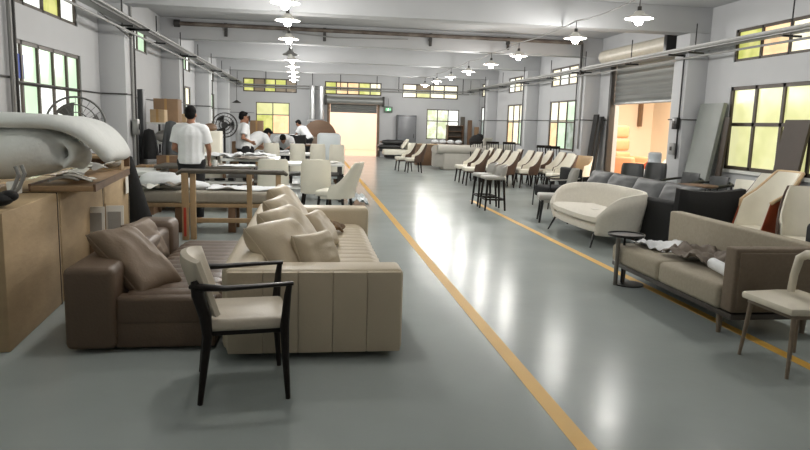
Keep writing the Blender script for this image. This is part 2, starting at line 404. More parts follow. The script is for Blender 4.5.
for x in (-1.95, .1, 1.35, 3.0, 4.0, 5.6, 7.0):
    loc(MB().cyl((x,YF-.3,2.95),(x,YF-.3,3.9),.018,.018,6), t).build('hanger_rod', BLACKM, t)
t = thing('sprinkler_pipe', 'rusty brown pipe crossing the ceiling along the second beam', 'pipe', (2, 17.6, 3.85))
RUSTP = mat('rusty_brown_pipe', S(84,68,58), .6, .4, 2.5, stretch=(1,1,1), col2=S(120,112,104))
loc(MB().cyl((-3.2,17.62,3.84),(7.25,17.62,3.84),.05,.05,12), t).build('main_pipe', RUSTP, t)
loc(MB().cyl((7.25,17.62,3.84),(7.25,17.62,3.0),.035,.035,10), t).build('drop_pipe', DSTEEL, t)
loc(MB().cyl((-3.2,17.62,3.84),(-3.34,17.62,3.84),.09,.09,12), t).build('end_flange', DSTEEL, t)
for x in (-2.1, .35, 3.1, 5.2):
    loc(MB().box(x-.035,x+.035,17.6,17.74,3.72,3.9).prism([(x-.04,17.66),(x+.04,17.66),(x+.015,17.72),(x-.015,17.72)],3.58,3.74), t).build('pipe_clamp', DSTEEL, t)
conduit([(-.7,17.55,3.75),(.6,17.5,3.66),(2.5,17.6,3.72)], .015, 'loose cable sagging under the ceiling pipe')
# vertical pipes on pilasters
for (x, y, z0, z1, m, lb) in [
    (XL+.47, 13.05, 0, 3.5, PIPE, 'grey pipe running up the second left pillar'),
    (XL+.49, 13.16, 0, 3.1, DSTEEL, 'dark pipe running up behind the grey one on the second left pillar'),
    (XL+.49, 7.93, .4, 3.5, PIPE, 'thick grey pipe at the left edge on the nearest left pillar'),
    (XL+.5, 8.02, 0, 3.4, DSTEEL, 'dark thin pipe beside the thick one at the left edge'),
    (XL+.47, 18.1, 0, 3.2, DSTEEL, 'thin dark pipe up the third left pillar'),
    (XL+.47, 23.3, 0, 3.1, DSTEEL, 'thin dark pipe up the fourth left pillar behind the fan'),
    (XR-.49, 12.76, 1.0, 3.06, BLACKM, 'black conduit down the pillar right of the wide shutter'),
    (XR-.49, 18.2, .9, 3.1, DSTEEL, 'dark conduit down the pillar beside the three-light window'),
    (XR-.47, 17.9, 1.0, 3.5, PIPE, 'grey pipe down the pillar beside the three-light window'),
    (XR-.47, 23.05, .9, 3.1, DSTEEL, 'dark conduit down the third right pillar'),
    (XR-.47, 28.3, .9, 3.1, DSTEEL, 'dark conduit down the farthest right pillar')]:
    tag(MB().cyl((x,y,z0),(x,y,z1),.028 if m is PIPE else .018,None,8).build('vertical_pipe', m), lb, 'pipe')
tag(MB().tube([(XL+.25,7.6,3.4),(XL+.5,9.6,3.3),(XL+.5,11.6,3.05),(XL+.5,12.9,2.92)], .012, 6).build('hanging_cable', DSTEEL), 'loose black cable drooping across the near left window bay', 'cable')
# switch boxes
for (x,y,z,lb) in [(XR-.5,12.82,1.72,'small black switch on the conduit of the right pillar'),(XR-.5,12.86,1.2,'grey switch box low on the right pillar')]:
    t = thing('switch_box', lb, 'switch box', (x,y,z)); MB().box(-.05,.03,-.09,.09,-.12,.12,.01).build('box_body', BLACKM if 'black' in lb else PIPE, t); MB().box(-.065,-.05,-.03,.03,-.03,.05,.004).build('switch_lever', DSTEEL, t)
t = thing('switch_box', 'grey electrical box with lever on the second left pillar', 'switch box', (XL+.5,12.95,1.35)); MB().box(-.02,.08,-.08,.08,-.14,.14,.01).build('box_body', STEEL, t); MB().box(.08,.1,-.02,.02,-.05,.06,.004).build('switch_lever', DSTEEL, t)

# exit sign, extractor ducts, far door
t = thing('exit_sign', 'small green lit exit sign hanging on the far wall right of the shutter', 'exit sign', (3.56, YF-.12, 2.18))
MB().box(-.2,.2,-.04,.04,-.14,.14,.01).build('sign_housing', mat('grey_green_sign', S(96,112,98), .5), t)
MB().box(-.12,.12,-.046,-.041,-.06,.06).build('sign_face', glow('exit_green', S(70,180,110), 1.2), t)
MB().ell((.0,-.05,.03),(.02,.004,.02)).box(-.02,.03,-.05,-.046,-.04,.02).box(-.05,.0,-.05,-.046,-.05,-.03).build('pictogram', glow('exit_white', S(230,250,235), 1.5), t)
MB().cyl((-.0,0,.14),(0,0,.5),.008,None,6).build('hanger_rod', BLACKM, t)
t = thing('grey_door', 'tall dark grey double cabinet door standing against the far wall', 'cabinet', (4.41, YF-.22, 0))
MB().box(-.44,.44,-.2,.2,0,1.95,.01).build('cabinet_body', mat('dark_grey_metal', S(92,94,97), .4, .1, 2), t)
dp = MB().box(-.4,.4,-.225,-.2,.08,1.87,.006).build('door_panel', mat('grey_metal_panel', S(112,114,118), .35, .15, 1.2), t)
MB().box(.3,.33,-.25,-.225,.9,1.1,.004).build('handle', DSTEEL, dp)
t = thing('extractor_duct', 'pair of silver extractor ducts dropping to a hood on the far wall', 'duct', (.3, YF-.45, 0))
DUCT = mat('silver_duct', S(196,198,200), .3, .1, 4, metal=.6)
for x in (-.2, .2):
    MB().tube([(x,0,1.62+k*.05) for k in range(31)], [.11+.012*(k%2) for k in range(31)], 14).build('duct_pipe', DUCT, t)
MB().box(-.42,.42,-.25,.25,1.3,1.62,.01).build('hood', mat('grey_hood', S(140,142,144), .4), t)
MB().box(-.3,.3,-.27,-.25,1.36,1.54).build('filter', DSTEEL, t)
MB().box(-.36,.36,-.2,.2,0,.0+1.3,.01).build('machine_body', mat('grey_machine', S(120,118,112), .5), t)

# ================================================================ LAMPS
def make_lamp(x, y, z, label, lit=True, group='pendant lamps'):
    t = thing('pendant_lamp', label, 'pendant lamp', (x,y,z), 0, group)
    MB().lathe([(.035,.14),(.06,.13),(.09,.09),(.2,.035),(.205,.025),(.085,.08),(.05,.115),(.0,.118)], seg=28).build('lamp_shade', ENAMEL if lit else PIPE, t)
    so = MB().lathe([(0,.21),(.03,.2),(.03,.14),(.0,.13)], seg=14).build('socket', DSTEEL, t)
    MB().cyl((0,0,.2),(0,0,.34),.008,None,6).build('hook', DSTEEL, t)
    MB().lathe([(0,-.07),(.035,-.062),(.06,-.03),(.065,.0),(.05,.045),(.03,.085),(.03,.12)], seg=20).build('bulb', BULB if lit else WHITEP, so)
    return t
RL = [(9.6),(12.0),(15.4),(17.8),(20.4),(23.0),(25.6),(28.3)]
names = ['nearest', 'second', 'third', 'fourth', 'fifth', 'sixth', 'seventh', 'farthest']
def lamp_light(x,y,z,e):
    d = bpy.data.lights.new('lamp_bulb', 'POINT'); d.energy = e; d.color = (1,.975,.935); d.shadow_soft_size = .14
    o = bpy.data.objects.new('lamp_bulb', d); o.location = (x,y,z-.2); COL.objects.link(o)
LE = 82
for n_, y in zip(names, RL):
    make_lamp(4.8, y, 3.16, '%s lit white-shaded pendant lamp of the right-hand row' % n_); lamp_light(4.8, y, 3.16, LE*(1 if y < 19 else 1.08))
LL = [(-.36,9.9),(-.38,11.6),(-.44,14.2),(-.5,19.0),(-.54,21.3),(-.58,23.6),(-.62,25.9),(-.66,28.2)]
for n_, (x,y) in zip(['nearest','second','third','fifth','sixth','seventh','eighth','farthest'], LL):
    make_lamp(x, y, 3.16, '%s lit white-shaded pendant lamp of the left-hand row' % n_); lamp_light(x, y, 3.16, LE*(1 if y < 19 else 1.08))
make_lamp(-.5, 17.1, 3.12, 'unlit grey-shaded pendant lamp fourth in the left-hand row', False)
def cable_row(pts, label):
    q = []
    for a, b in zip(pts, pts[1:]):
        for k in range(8):
            s = k/8; q.append((a[0]+(b[0]-a[0])*s, a[1]+(b[1]-a[1])*s, 3.5-.05*4*s*(1-s)))
    q.append((pts[-1][0],pts[-1][1],3.5)); tag(MB().tube(q, .012, 6).build('lamp_cable', PIPE), label, 'cable')
for y, k in ((6.9,.6), (4.2,.45), (1.5,.12), (-1.2,.1)):  # lamps out of view, added to brighten the dark near floor
    make_lamp(4.8, y, 3.16, 'unseen fill lamp added in line with the right-hand row above the near floor'); lamp_light(4.8, y, 3.16, LE*k)
for y, k in ((7.2,.75), (4.6,.5), (1.8,.12), (-.9,.1)):  # added unseen lamps, fill light over the near sofas
    make_lamp(-.3, y, 3.3, 'unseen fill lamp added in line with the left-hand row above the near sofas'); lamp_light(-.3, y, 3.3, LE*k)
cable_row([(4.8,-1.2),(4.8,1.5),(4.8,4.2),(4.8,6.9)]+[(4.8,y) for y in RL], 'grey cable the right-hand row of pendant lamps hangs from')
cable_row([(-.3,-.9),(-.3,1.8),(-.3,4.5),(-.3,7.2)]+LL[:3]+[(-.5,17.1)]+LL[3:], 'grey cable the left-hand row of pendant lamps hangs from')
# small unlit wall lamp on far-left wall
t = thing('wall_lamp', 'small dark conical lamp fixed high on the far wall left of the yellow window', 'wall lamp', (-3.0, 28.6, 2.2))
MB().lathe([(.02,.12),(.05,.1),(.2,0),(.19,0),(.04,.08),(0,.09)], seg=20).build('lamp_shade', DSTEEL, t)
MB().cyl((0,0,.1),(0,.0,.95),.01,None,6).build('stem', DSTEEL, t)

# ================================================================ CHAIR BUILDERS (forward = +y)
def legs(t, m, w, df, db, h, splay=.04, r0=.019, r1=.012, tip=None):
    for sx, y0, sy in ((-1,df,1),(1,df,1),(-1,db,-1),(1,db,-1)):
        a = (sx*w, y0, h); b = (sx*(w+splay), y0+sy*splay, 0)
        l = MB().cyl(a, b, r0, r1, 10).build('leg', m, t)
        if tip: 
            c = Vector(b)+(Vector(a)-Vector(b))*.1; MB().cyl(c, b, r1+.003, r1+.001, 10).build('leg_tip', tip, l)
def back_pt(phi, z, rx, ry, lean, yc=0, zs=.42):
    return (rx*sin(phi), yc-ry*cos(phi)-(z-zs)*lean*max(0,cos(phi*.8)), z)
def shell_chair(label, loc_, rz, inner, outer, legm, group=None, h=.9, side=.60, p=2.0, pm=1.75, w=.27, seatz=.47, name='dining_chair', lean=.22, cat='chair'):
    t = thing(name, label, cat, loc_, rz, group)
    MB().box(-w+.02,w-.02,-.22,.27,seatz-.1,seatz,.035,3).build('seat', inner, t)
    MB().box(-w+.04,w-.04,-.2,.22,seatz-.14,seatz-.085,.01).build('seat_frame', outer, t)
    def top(phi):
        a = abs(phi)/pm; q = max(0,(a-.48)/.52) if p < 4 else max(0,(a-.8)/.2)
        return h-(h-side)*(1-(1-q)**p if p < 4 else .35*q**2)
    def f(off):
        def fn(u, v):
            phi = (u*2-1)*pm; z0 = seatz-.12; z = z0+(top(phi)-z0)*v; s_, c_ = sin(phi), cos(phi)
            tw = 1-.04*max(0,(z-.6)/.3)
            x = (w+off)*tw*(abs(s_)**.75)*(1 if s_ > 0 else -1); y = -(.26+off)*(abs(c_)**.75)*(1 if c_ > 0 else -1)
            return (x, y-max(0,z-.44)*lean, z)
        return fn
    MB().shell(f(0), 22, 9, .035).build('backrest', inner, t)
    MB().shell(f(.028), 22, 9, .022).build('back_shell', outer, t)
    legs(t, legm, w-.06, .2, -.18, seatz-.1, .04, .026, .016)
    return t

# ---- foreground armchair
t = thing('dining_armchair', 'dark wood armchair with grey-beige leather seat in the foreground beside the beige sofa', 'armchair', (-.40, 3.84, 0), radians(-82))
SEATL = mat('stone_leather', S(190,180,163), .45, .04, 5, .15, 80)
MB().box(-.245,.245,-.2,.27,.40,.47,.03,3).build('seat', SEATL, t)
MB().box(-.225,.225,-.18,.24,.375,.41,.008).build('seat_frame', BLACKW, t)
def bf(u, v):
    phi = (u*2-1)*1.2
    return (.25*sin(phi), -.07-.13*cos(phi)-.10*v, .51+.30*v-.03*(1-cos(phi)))
MB().shell(bf, 20, 10, .075).build('backrest', SEATL, t)
for s in (-1, 1):
    MB().tube([(s*.275,.26,.665),(s*.27,.25,.60),(s*.262,.235,.42),(s*.262,.24,.25),(s*.265,.255,0)], [.016,.02,.026,.021,.014], 10).build('leg', BLACKW, t)
    MB().tube([(s*.235,-.24,.69),(s*.25,-.22,.62),(s*.25,-.185,.5),(s*.248,-.175,.38),(s*.252,-.22,0)], [.018,.036,.034,.026,.015], 12).build('leg', BLACKW, t)
    MB().tube([(s*.235,-.26,.66),(s*.262,-.2,.66),(s*.283,-.08,.655),(s*.287,.1,.662),(s*.278,.28,.668)], [.018,.032,.024,.02,.017], 12, sq=.65).build('armrest', BLACKW, t)
TIP = mat('brown_leg_tip', S(120,90,66), .4)
# ---- white chair at the right edge
t = thing('dining_chair', 'cream open-back dining chair on slim taupe legs at the right edge', 'chair', (3.25, 3.93, 0), radians(92))
LEGT = mat('taupe_wood_leg', S(120,106,90), .45, .1, 5)
CRM = mat('cream_paint_leather', S(206,198,180), .5, .04)
MB().prism([(-.25,-.23),(.25,-.23),(.27,-.05),(.24,.24),(-.24,.24),(-.27,-.05)], .415, .465, .018).build('seat', CRM, t)
MB().box(-.22,.22,-.2,.2,.385,.42,.006).build('seat_frame', LEGT, t)
legs(t, LEGT, .2, .18, -.2, .4, .03, .018, .012)
MB().tube([(-.2,-.12,.45),(-.21,-.14,.58),(-.205,-.165,.70),(-.16,-.18,.735),(0,-.20,.745),(.16,-.18,.735),(.205,-.165,.70),(.21,-.14,.58),(.2,-.12,.45)], [.027,.027,.03,.033,.034,.033,.03,.027,.027], 12).build('backrest', CRM, t)

# ================================================================ SOFAS
# ---- beige modular sofa (runs along y, faces +x)
t = thing('sofa', 'beige leather sofa with channel-stitched end panel and scatter cushions, centre left', 'sofa', (0, 5.8, 0))
def L(m): return m.move(Matrix.Translation((0,-5.8,0)))
def panel(x0,x1,y0,y1,z0,z1,n,amp=.006):
    b = MB(); b.box(x0,x1,y0+.02,y1,z0,z1,.035,3)
    w = (x1-x0-.03)/n
    for k in range(n): b.box(x0+.015+k*w, x0+.015+(k+1)*w, y0, y0+.06, z0+.008, z1-.012, .009, 2)
    return b
L(panel(-.53,.62,4.22,4.52,.04,.60,5)).build('armrest', BEIGE, t)
L(MB().box(-.12,.66,7.38,7.68,.04,.60,.04,3)).build('armrest', BEIGE, t)
L(MB().box(-.56,-.30,4.3,7.65,.04,.62,.05,3)).build('backrest', BEIGE, t)
L(MB().box(-.35,.64,4.45,7.45,.04,.24,.03,2)).build('base', BEIGE, t)
def seat_top(x0,x1,y0,y1,z,nch,th=.2):
    def fn(u,v):
        x = x0+(x1-x0)*u; y = y0+(y1-y0)*v
        e = min(u,1-u,v,1-v); 
        return (x, y, z-th/2+.012*abs(sin(pi*nch*v))*min(1,e*14)+.01*noise.noise(Vector((x*2,y*2,0))))
    return MB().shell(fn, 20, nch*6, th)
L(seat_top(-.34,.60,4.5,7.42,.42,18)).build('seat_cushion', BEIGE, t)
L(MB().box(.615,.66,4.54,5.3,.1,.36,.01)).build('seat_lining', CLOTHW, t)
def cushion(label, c, w, h, th, rx, ry, rz, m, seed, group, name='cushion'):
    M = Matrix.Translation(c) @ euler(rx, ry, rz)
    t = thing(name, label, 'cushion', c, 0, group)
    MB().pillow(w, h, th, euler(rx,ry,rz), seed).build('cushion_body', m, t)
    n = 40; pts = []
    for k in range(n):
        a = 2*pi*k/n; cx, cy = cos(a), sin(a); mm = max(abs(cx),abs(cy)); u, v = cx/mm, cy/mm
        x = u*w/2*(1-.10*(1-v*v)*(abs(u)**3)); y = v*h/2*(1-.10*(1-u*u)*(abs(v)**3)); pts.append(euler(rx,ry,rz) @ Vector((x,y,0)))
    MB().tube(pts, .006, 6, closed=True).build('piping', m, t)
    return t
def axes(a, b):
    a = Vector(a).normalized(); b = Vector(b); b = (b-a*a.dot(b)).normalized(); c = a.cross(b)
    return Matrix((a,b,c)).transposed().to_4x4()
GC = 'scatter cushions on the beige sofa'
# pillows lean on the back (normal tilted from +x upward)
def lean_cushion(label, x, y, z, w, h, th, tilt, yaw, seed, m=BEIGE_C, group=GC, roll=0, R=None):
    # plane: local x -> along sofa, local y -> up; normal -> +x tilted
    R = R or Matrix.Rotation(radians(yaw),4,'Z') @ Matrix.Rotation(radians(90),4,'Z') @ Matrix.Rotation(radians(90-tilt),4,'X') @ Matrix.Rotation(radians(roll),4,'Z')
    e = R.to_euler(); 
    t = thing('cushion', label, 'cushion', (x,y,z), 0, group); t.rotation_euler = e
    cb = MB().pillow(w, h, th, None, seed, 24, .010, .05).build('cushion_body', m, t)
    n = 48; pts = []
    for k in range(n):
        a = 2*pi*k/n; cx, cy = cos(a), sin(a); mm = max(abs(cx),abs(cy)); u, v = cx/mm, cy/mm
        pts.append((u*w/2*(1-.05*(1-v*v)*(abs(u)**3)), v*h/2*(1-.05*(1-u*u)*(abs(v)**3)), 0))
    MB().tube(pts, .006, 6, closed=True).build('piping', m, cb)
    return t
lean_cushion('large creased beige cushion nearest on the beige sofa', -.17,4.88,.60,.56,.50,.27,42,-30,1)
lean_cushion('small beige cushion propped in front of the large one, by the end panel', .06,4.80,.57,.40,.37,.17,22,-40,2)
lean_cushion('second large beige cushion leaning on the sofa back', -.14,5.42,.63,.56,.52,.25,42,-20,3)
lean_cushion('third beige cushion along the sofa back', -.18,6.02,.66,.54,.50,.22,40,-12,4)
lean_cushion('farthest large beige cushion standing highest along the sofa back', -.2,6.68,.68,.54,.52,.22,36,-8,5)
lean_cushion('small beige cushion leaning forward near the far arm of the sofa', .1,5.95,.58,.40,.38,.18,35,-18,6)
# brown crumpled cloth on the seat
m = MB(); m.shell(lambda u,v: ((u-.5)*.2*(1-.3*sin(5*v)), (v-.5)*.3, .05+.045*sin(u*pi)*(1+.5*noise.noise(Vector((u*4,v*4,1))))+.02*noise.noise(Vector((u*7,v*7,2)))), 14, 14, .035)
o = m.build('cloth_bundle', mat('brown_cloth', S(104,78,48), .8, .4, 16, .4, 40)); o.location = (.24,6.72,.42)
tag(o, 'small crumpled brown cloth lying on the beige sofa seat', 'cloth')

# ---- mocha chaise sofa
t = thing('sofa', 'brown leather chaise sofa with channel-quilted seat beside the cartons', 'sofa', (-1, 5.4, 0))
def L(m): return m.move(Matrix.Translation((1,-5.4,0)))
L(MB().box(-1.57,-1.25,4.42,6.2,.02,.57,.045,3)).build('backrest', MOCHA, t)
L(MB().box(-1.27,-.62,4.46,6.55,.02,.22,.02,2)).build('base', MOCHA, t)
L(MB().box(-1.57,-1.22,6.15,6.5,.02,.62,.06,3)).build('armrest', MOCHA, t)
def fn(u,v):
    x = -1.24+.64*u+.04*v; y = 4.5+2.05*v; e = min(u,1-u,v,1-v)
    return (x,y,.275+.014*abs(sin(pi*13*v))*min(1,e*14))
L(MB().shell(fn, 16, 78, .21).box(-1.26,-.61,4.45,4.6,.18,.37,.03,3)).build('seat_cushion', MOCHA, t)
lean_cushion('large brown leather cushion leaning diagonally on the chaise', -1.22,4.86,.53,.64,.38,.22,0,0,8,MOCHA_C,'brown cushions on the chaise',R=axes((.42,-.29,-.36),(.21,.29,0)))
lean_cushion('second brown cushion half hidden behind the large one', -1.36,5.75,.50,.44,.40,.18,30,-10,9,MOCHA_C,'brown cushions on the chaise')

# ---- taupe sofa on the right (faces -x)
t = thing('sofa', 'taupe fabric sofa with low box arm and dark base frame at right', 'sofa', (3.5, 5.5, 0))
def L(m): return m.move(Matrix.Translation((-3.5,-5.5,0)))
ar = L(MB().box(3.12,3.98,4.42,4.56,.22,.71,.02,3)).build('armrest', TAUPE_D, t)
L(MB().box(3.15,3.95,4.405,4.44,.25,.68,.012,2)).build('arm_panel', TAUPE_D, ar)
L(MB().box(3.84,3.98,4.5,6.62,.22,.71,.02,3)).build('backrest', TAUPE, t)
for a, b in ((4.57,5.47),(5.48,6.4)):
    L(MB().box(3.1,3.84,a,b,.21,.40,.045,4)).build('seat_cushion', TAUPE, t)
BASEF = mat('dark_taupe_metal', S(64,58,52), .4, .1)
L(MB().box(3.14,3.96,4.44,6.45,.16,.205,.008)).build('base_frame', BASEF, t)
for x, y in ((3.2,4.66),(3.2,6.3),(3.88,4.6),(3.88,6.4)):
    L(MB().cyl((x,y,.17),(x,y,0),.028,.018,10)).build('leg', LEGT, t)
# cloths on it
def drape(label, name, m, x0,x1,y0,y1,z, amp, seed, th=.012, rz=0, n=26, group=None):
    cx, cy = (x0+x1)/2, (y0+y1)/2
    def fn(u,v):
        x = (u-.5)*(x1-x0); y = (v-.5)*(y1-y0)
        q = noise.noise(Vector((u*2.6+seed,v*2.6,seed)))+.6*noise.noise(Vector((u*6,v*6+seed,seed)))+.3*abs(noise.noise(Vector((u*11,v*9,seed))))
        r = 1+.12*noise.noise(Vector((u*3,v*3,seed+9)))
        return (x*r, y*r, max(th*.6, amp*(.55+q)))
    o = MB().shell(fn, n, n, th).build(name, m); o.location = (cx,cy,z); o.rotation_euler = (0,0,rz); return tag(o, label, 'cloth', group)
TC = mat('taupe_cloth', S(112,102,92), .85, .1, 10, .3, 40)
drape('crumpled taupe cloth heaped on the taupe sofa seat against its arm', 'taupe_cloth', TC, 3.3,3.78,5.12,5.8,.405,.10,2, n=34)
drape('white sheet lying at the far end of the taupe sofa', 'white_cloth', CLOTHW, 3.3,3.78,5.85,6.38,.40,.05,5)
drape('white sheet spread under the rolled cloth on the taupe sofa', 'white_cloth', CLOTHW, 3.45,3.8,4.64,5.0,.40,.02,11)
sp = []
t = thing('cloth_roll', 'small white cloth roll lying beside the taupe cloth on the sofa', 'cloth', (3.36, 4.93, .455), radians(78))
MB().lathe([(.0,-.2),(.045,-.2),(.048,-.19),(.048,.19),(.045,.2),(.022,.2),(.022,.1),(0,.1)], seg=20, M=euler(0,radians(90),0)).build('roll_body', CLOTHW, t)
t = thing('cloth_roll', 'upright brown fabric fold standing against the taupe sofa back', 'cloth', (3.74, 5.0, .40), radians(0))
MB().tube([(0,0,0.01),(.01,.0,.1),(.0,.03,.19),(-.03,.09,.2)],[.03,.035,.03,.02],10,sq=.6).build('roll_body', mat('brown_fold', S(112,94,74), .8), t)

# round side table
t = thing('side_table', 'round dark metal side table standing at the end of the taupe sofa', 'side table', (3.16, 6.22, 0))
MB().lathe([(.0,.50),(.175,.50),(.18,.505),(.18,.525),(.172,.525),(.17,.512),(0,.512)], seg=36).build('table_top', BLACKM, t)
MB().lathe([(.0,0),(.15,0),(.15,.012),(0,.012)], c=(.06,0,0), seg=32).build('base', BLACKM, t)
MB().cyl((-.09,-.02,.0),(-.09,-.02,.5),.022,None,10).build('pole', mat('satin_steel', S(120,116,110), .3, metal=.6), t)
MB().cyl((.0,.03,.0),(.0,.03,.5),.012,None,10).build('pole', BLACKM, t)

# ---- white curved sofa
t = thing('curved_sofa', 'cream boucle curved sofa with wrap-around back on thin dark legs', 'sofa', (4.05, 9.0, 0), radians(90))
# local: forward +y = world -x ; local x = world +y... length 1.9
LW, DP = .97, .46
def cs(phi, z, off=0):   # superellipse plan, phi=0 at the back
    k = .72; s_, c_ = sin(phi), cos(phi)
    x = (LW+off)*(abs(s_)**k)*(1 if s_ > 0 else -1); y = -(DP+off)*(abs(c_)**k)*(1 if c_ > 0 else -1)
    return x, y
def outer(u, v):
    phi = (u*2-1)*2.25; tt = abs(phi)/2.25
    top = .74-.04*tt**2-.30*max(0,(tt-.62)/.38)**1.8; z = .17+(top-.17)*v
    x, y = cs(phi, z); f = .88+.12*min(1,v*1.3)
    return (x*f, y*f, z)
MB().shell(outer, 64, 12, .1).build('backrest', BOUCLE, t)
def seatfn(u,v):
    x = (u-.5)*2*(LW-.1-.16*(1-v)); y = -.34+.74*v - .10*abs(u-.5)**2*4*v
    return (x, y, .37+.008*noise.noise(Vector((x*3,y*3,0))))
MB().shell(seatfn, 24, 12, .14).build('seat_cushion', BOUCLE, t)
MB().shell(lambda u,v: ((u-.5)*2*(LW-.12-.2*(1-v)), -.32+.70*v-.1*abs(u-.5)**2*4*v, .245), 24, 10, .14).build('base', BOUCLE, t)
for x, y in ((-.72,.30),(.72,.30),(-.62,-.26),(.62,-.26)):
    MB().cyl((x,y,.2),(x*1.1,y*1.25,0),.018,.011,8).build('leg', BLACKM, t)
o = MB().box(-.05,.05,-.03,.03,0,.006,.002).build('label_card', PAPER); o.location = (3.95,8.75,.45); tag(o,'small white card lying on the cream curved sofa seat','card')

# ---- dark grey leather sofa behind
t = thing('sofa', 'long dark grey leather sofa with plump back cushions behind the curved sofa', 'sofa', (5.1, 9.9, 0))
def L(m): return m.move(Matrix.Translation((-5.1,-9.9,0)))
L(MB().box(5.35,5.65,8.35,11.9,.08,.66,.05,3)).build('backrest', DGREY, t)
L(MB().box(4.6,5.4,8.35,11.9,.06,.26,.03,2)).build('base', BLK, t)
for a in (8.4,9.55,10.7):
    L(MB().box(4.58,5.4,a,a+1.12,.24,.42,.05,4)).build('seat_cushion', DGREY, t)
for i, (y,w,lb) in enumerate([(8.75,.75,'nearest of the dark grey back cushions, beside the black armchair'),(9.6,.8,'dark grey back cushion right of the curved sofa top'),(10.5,.8,'dark grey back cushion just above the curved sofa back'),(11.35,.75,'farthest dark grey back cushion, beside the leaning panels')]):
    lean_cushion(lb, 5.2,y,.60,w*1.25,.46,.24,26,180,20+i,DGREY,'back cushions on the dark grey sofa')
# ---- black armchair box
def club(label, loc_, rz, m, w=.8, d=.75, h=.72, name='armchair'):
    t = thing(name, label, 'armchair', loc_, rz)
    def bf(u,v):
        x = (u-.5)*w; z = .12+(h-.12+.035*(abs(u-.5)*2)**2)*v
        return (x, -d/2+.08-.06*v, z)
    MB().shell(bf, 16, 10, .2).build('backrest', m, t)
    for s in (-1,1): MB().box(s*(w/2-.07)-.07, s*(w/2-.07)+.07, -d/2+.08, d/2, .1, h-.14, .045, 3).build('armrest', m, t)
    MB().box(-w/2+.1,w/2-.1,-d/2+.15,d/2+.02,.2,.42,.05,3).build('seat', m, t)
    legs(t, BLACKM, w/2-.1, d/2-.1, -d/2+.12, .12, .01)
    return t
club('black leather armchair seen from behind, right of the dark grey sofa', (4.84,7.86,0), radians(5), BLKF, .92,.75,.84)
club('black upholstered armchair back at the far right edge behind the taupe sofa', (5.12,5.45,0), radians(-5), BLKF, .75,.6,.86)
# far white side chair by the curved sofa
shell_chair('grey-white side chair on black legs behind the curved sofa left end', (4.05,10.6,0), radians(75), GREYL, GREYL, BLACKM, h=.90, side=.6, p=5, w=.24, pm=.95, lean=.2)
t = thing('armchair', 'low black fabric armchair with grey arm rail behind the side chair', 'armchair', (4.85,12.6,0), radians(95))
MB().box(-.36,.36,-.36,-.22,.2,.78,.03,3).build('backrest', BLKF, t); MB().box(-.34,.34,-.3,.32,.2,.42,.04,3).build('seat', BLKF, t)
for s in (-1,1):
    MB().tube([(s*.37,-.3,.6),(s*.38,0,.57),(s*.37,.32,.56)],.02,8,sq=.6).build('armrest', GREYL if s<0 else BLACKM, t); MB().cyl((s*.36,.3,.56),(s*.36,.33,0),.016,.012,8).build('leg', BLACKM, t); MB().cyl((s*.34,-.3,.6),(s*.34,-.36,0),.018,.012,8).build('leg', BLACKM, t)

# ---- bar stools
def stool(label, loc_, rz):
    t = thing('bar_stool', label, 'bar stool', loc_, rz, 'grey bar stools')
    MB().box(-.21,.21,-.19,.21,.57,.64,.03,3).build('seat', GREYL, t)
    def bf(u,v):
        phi = (u*2-1)*1.15; z = .58+(.27-.05*(abs(u*2-1))**2)*v
        return (.22*sin(phi), .02-.22*cos(phi)-(z-.58)*.18, z)
    MB().shell(bf, 16, 7, .035).build('backrest', GREYL, t)
    for sx in (-1,1):
        for sy in (-1,1): MB().cyl((sx*.16,sy*.15,.58),(sx*.2,sy*.19,0),.024,.018,8).build('leg', BLACKW, t)
    for z, k in ((.2,.19),):
        for s in (-1,1):
            MB().box(-.185,.185,s*.18-.01,s*.18+.01,.19,.22).build('foot_rail', BLACKW, t); MB().box(s*.187-.01,s*.187+.01,-.18,.18,.19,.22).build('foot_rail', BLACKW, t)
    return t
st = stool('nearer grey leather bar stool on black legs in the open floor', (3.42,12.12,0), radians(90))
dup(st, (3.42,12.72,0), radians(92), 'grey leather bar stool standing just behind the nearer one')

# ---- rows of cream chairs with brown shells
GR = 'cream dining chairs with brown shells along the right'
base = None
def cream(label, x, y, rz=90, group=GR):
    global base
    if base is None:
        base = shell_chair(label, (x-.12,y,0), radians(rz), CREAM, BROWN, BLACKW, group, h=.93, side=.55, p=1.5, pm=1.65, lean=.24)
        return base
    return dup(base, (x-.12,y,0), radians(rz), label, group)
for lb, x, y, rz in [
    ('cream chair at the left end of the front row, left of the bar stools', 4.42,17.2,88),
    ('cream chair directly behind the left end chair of the front row', 4.42,18.1,90),
    ('cream chair right behind the bar stools', 5.08,16.7,92),
    ('cream chair second in the column behind the bar stools', 5.08,17.45,90),
    ('cream chair third in the column behind the bar stools', 5.08,18.25,92),
    ('cream chair last in the column behind the bar stools', 5.08,19.1,88),
    ('large cream chair facing left in the middle of the row, side fully in view', 5.72,16.75,90),
    ('cream chair behind the large middle one', 5.78,17.6,92),
    ('cream chair two behind the large middle one', 5.75,18.5,88),
    ('cream chair at the right end of the row, nearest the dark armchair', 6.12,15.45,90),
    ('cream chair second from the right end of the row', 6.36,16.15,92),
    ('cream chair third from the right end of the row', 6.4,16.9,90),
    ('cream chair at the back of the right-hand column', 6.4,17.8,88)]:
    cream(lb, x, y, rz)
shell_chair('tan leather tub chair at the end of the row below the three-light window', (6.85,16.5,0), radians(110), TAN, CREAM2, BLACKW, h=.86, side=.62, p=2, w=.31)
shell_chair('second tan tub chair, left of the other under the window', (6.95,17.45,0), radians(100), TAN, TAN, BLACKW, h=.84, side=.6, p=2, w=.31)
cream('right-hand cream chair of the pair standing alone on the far floor', 3.45,21.3,92,'pair of cream chairs on the far floor')
cream('left-hand cream chair of the pair standing alone on the far floor', 3.22,21.95,95,'pair of cream chairs on the far floor')
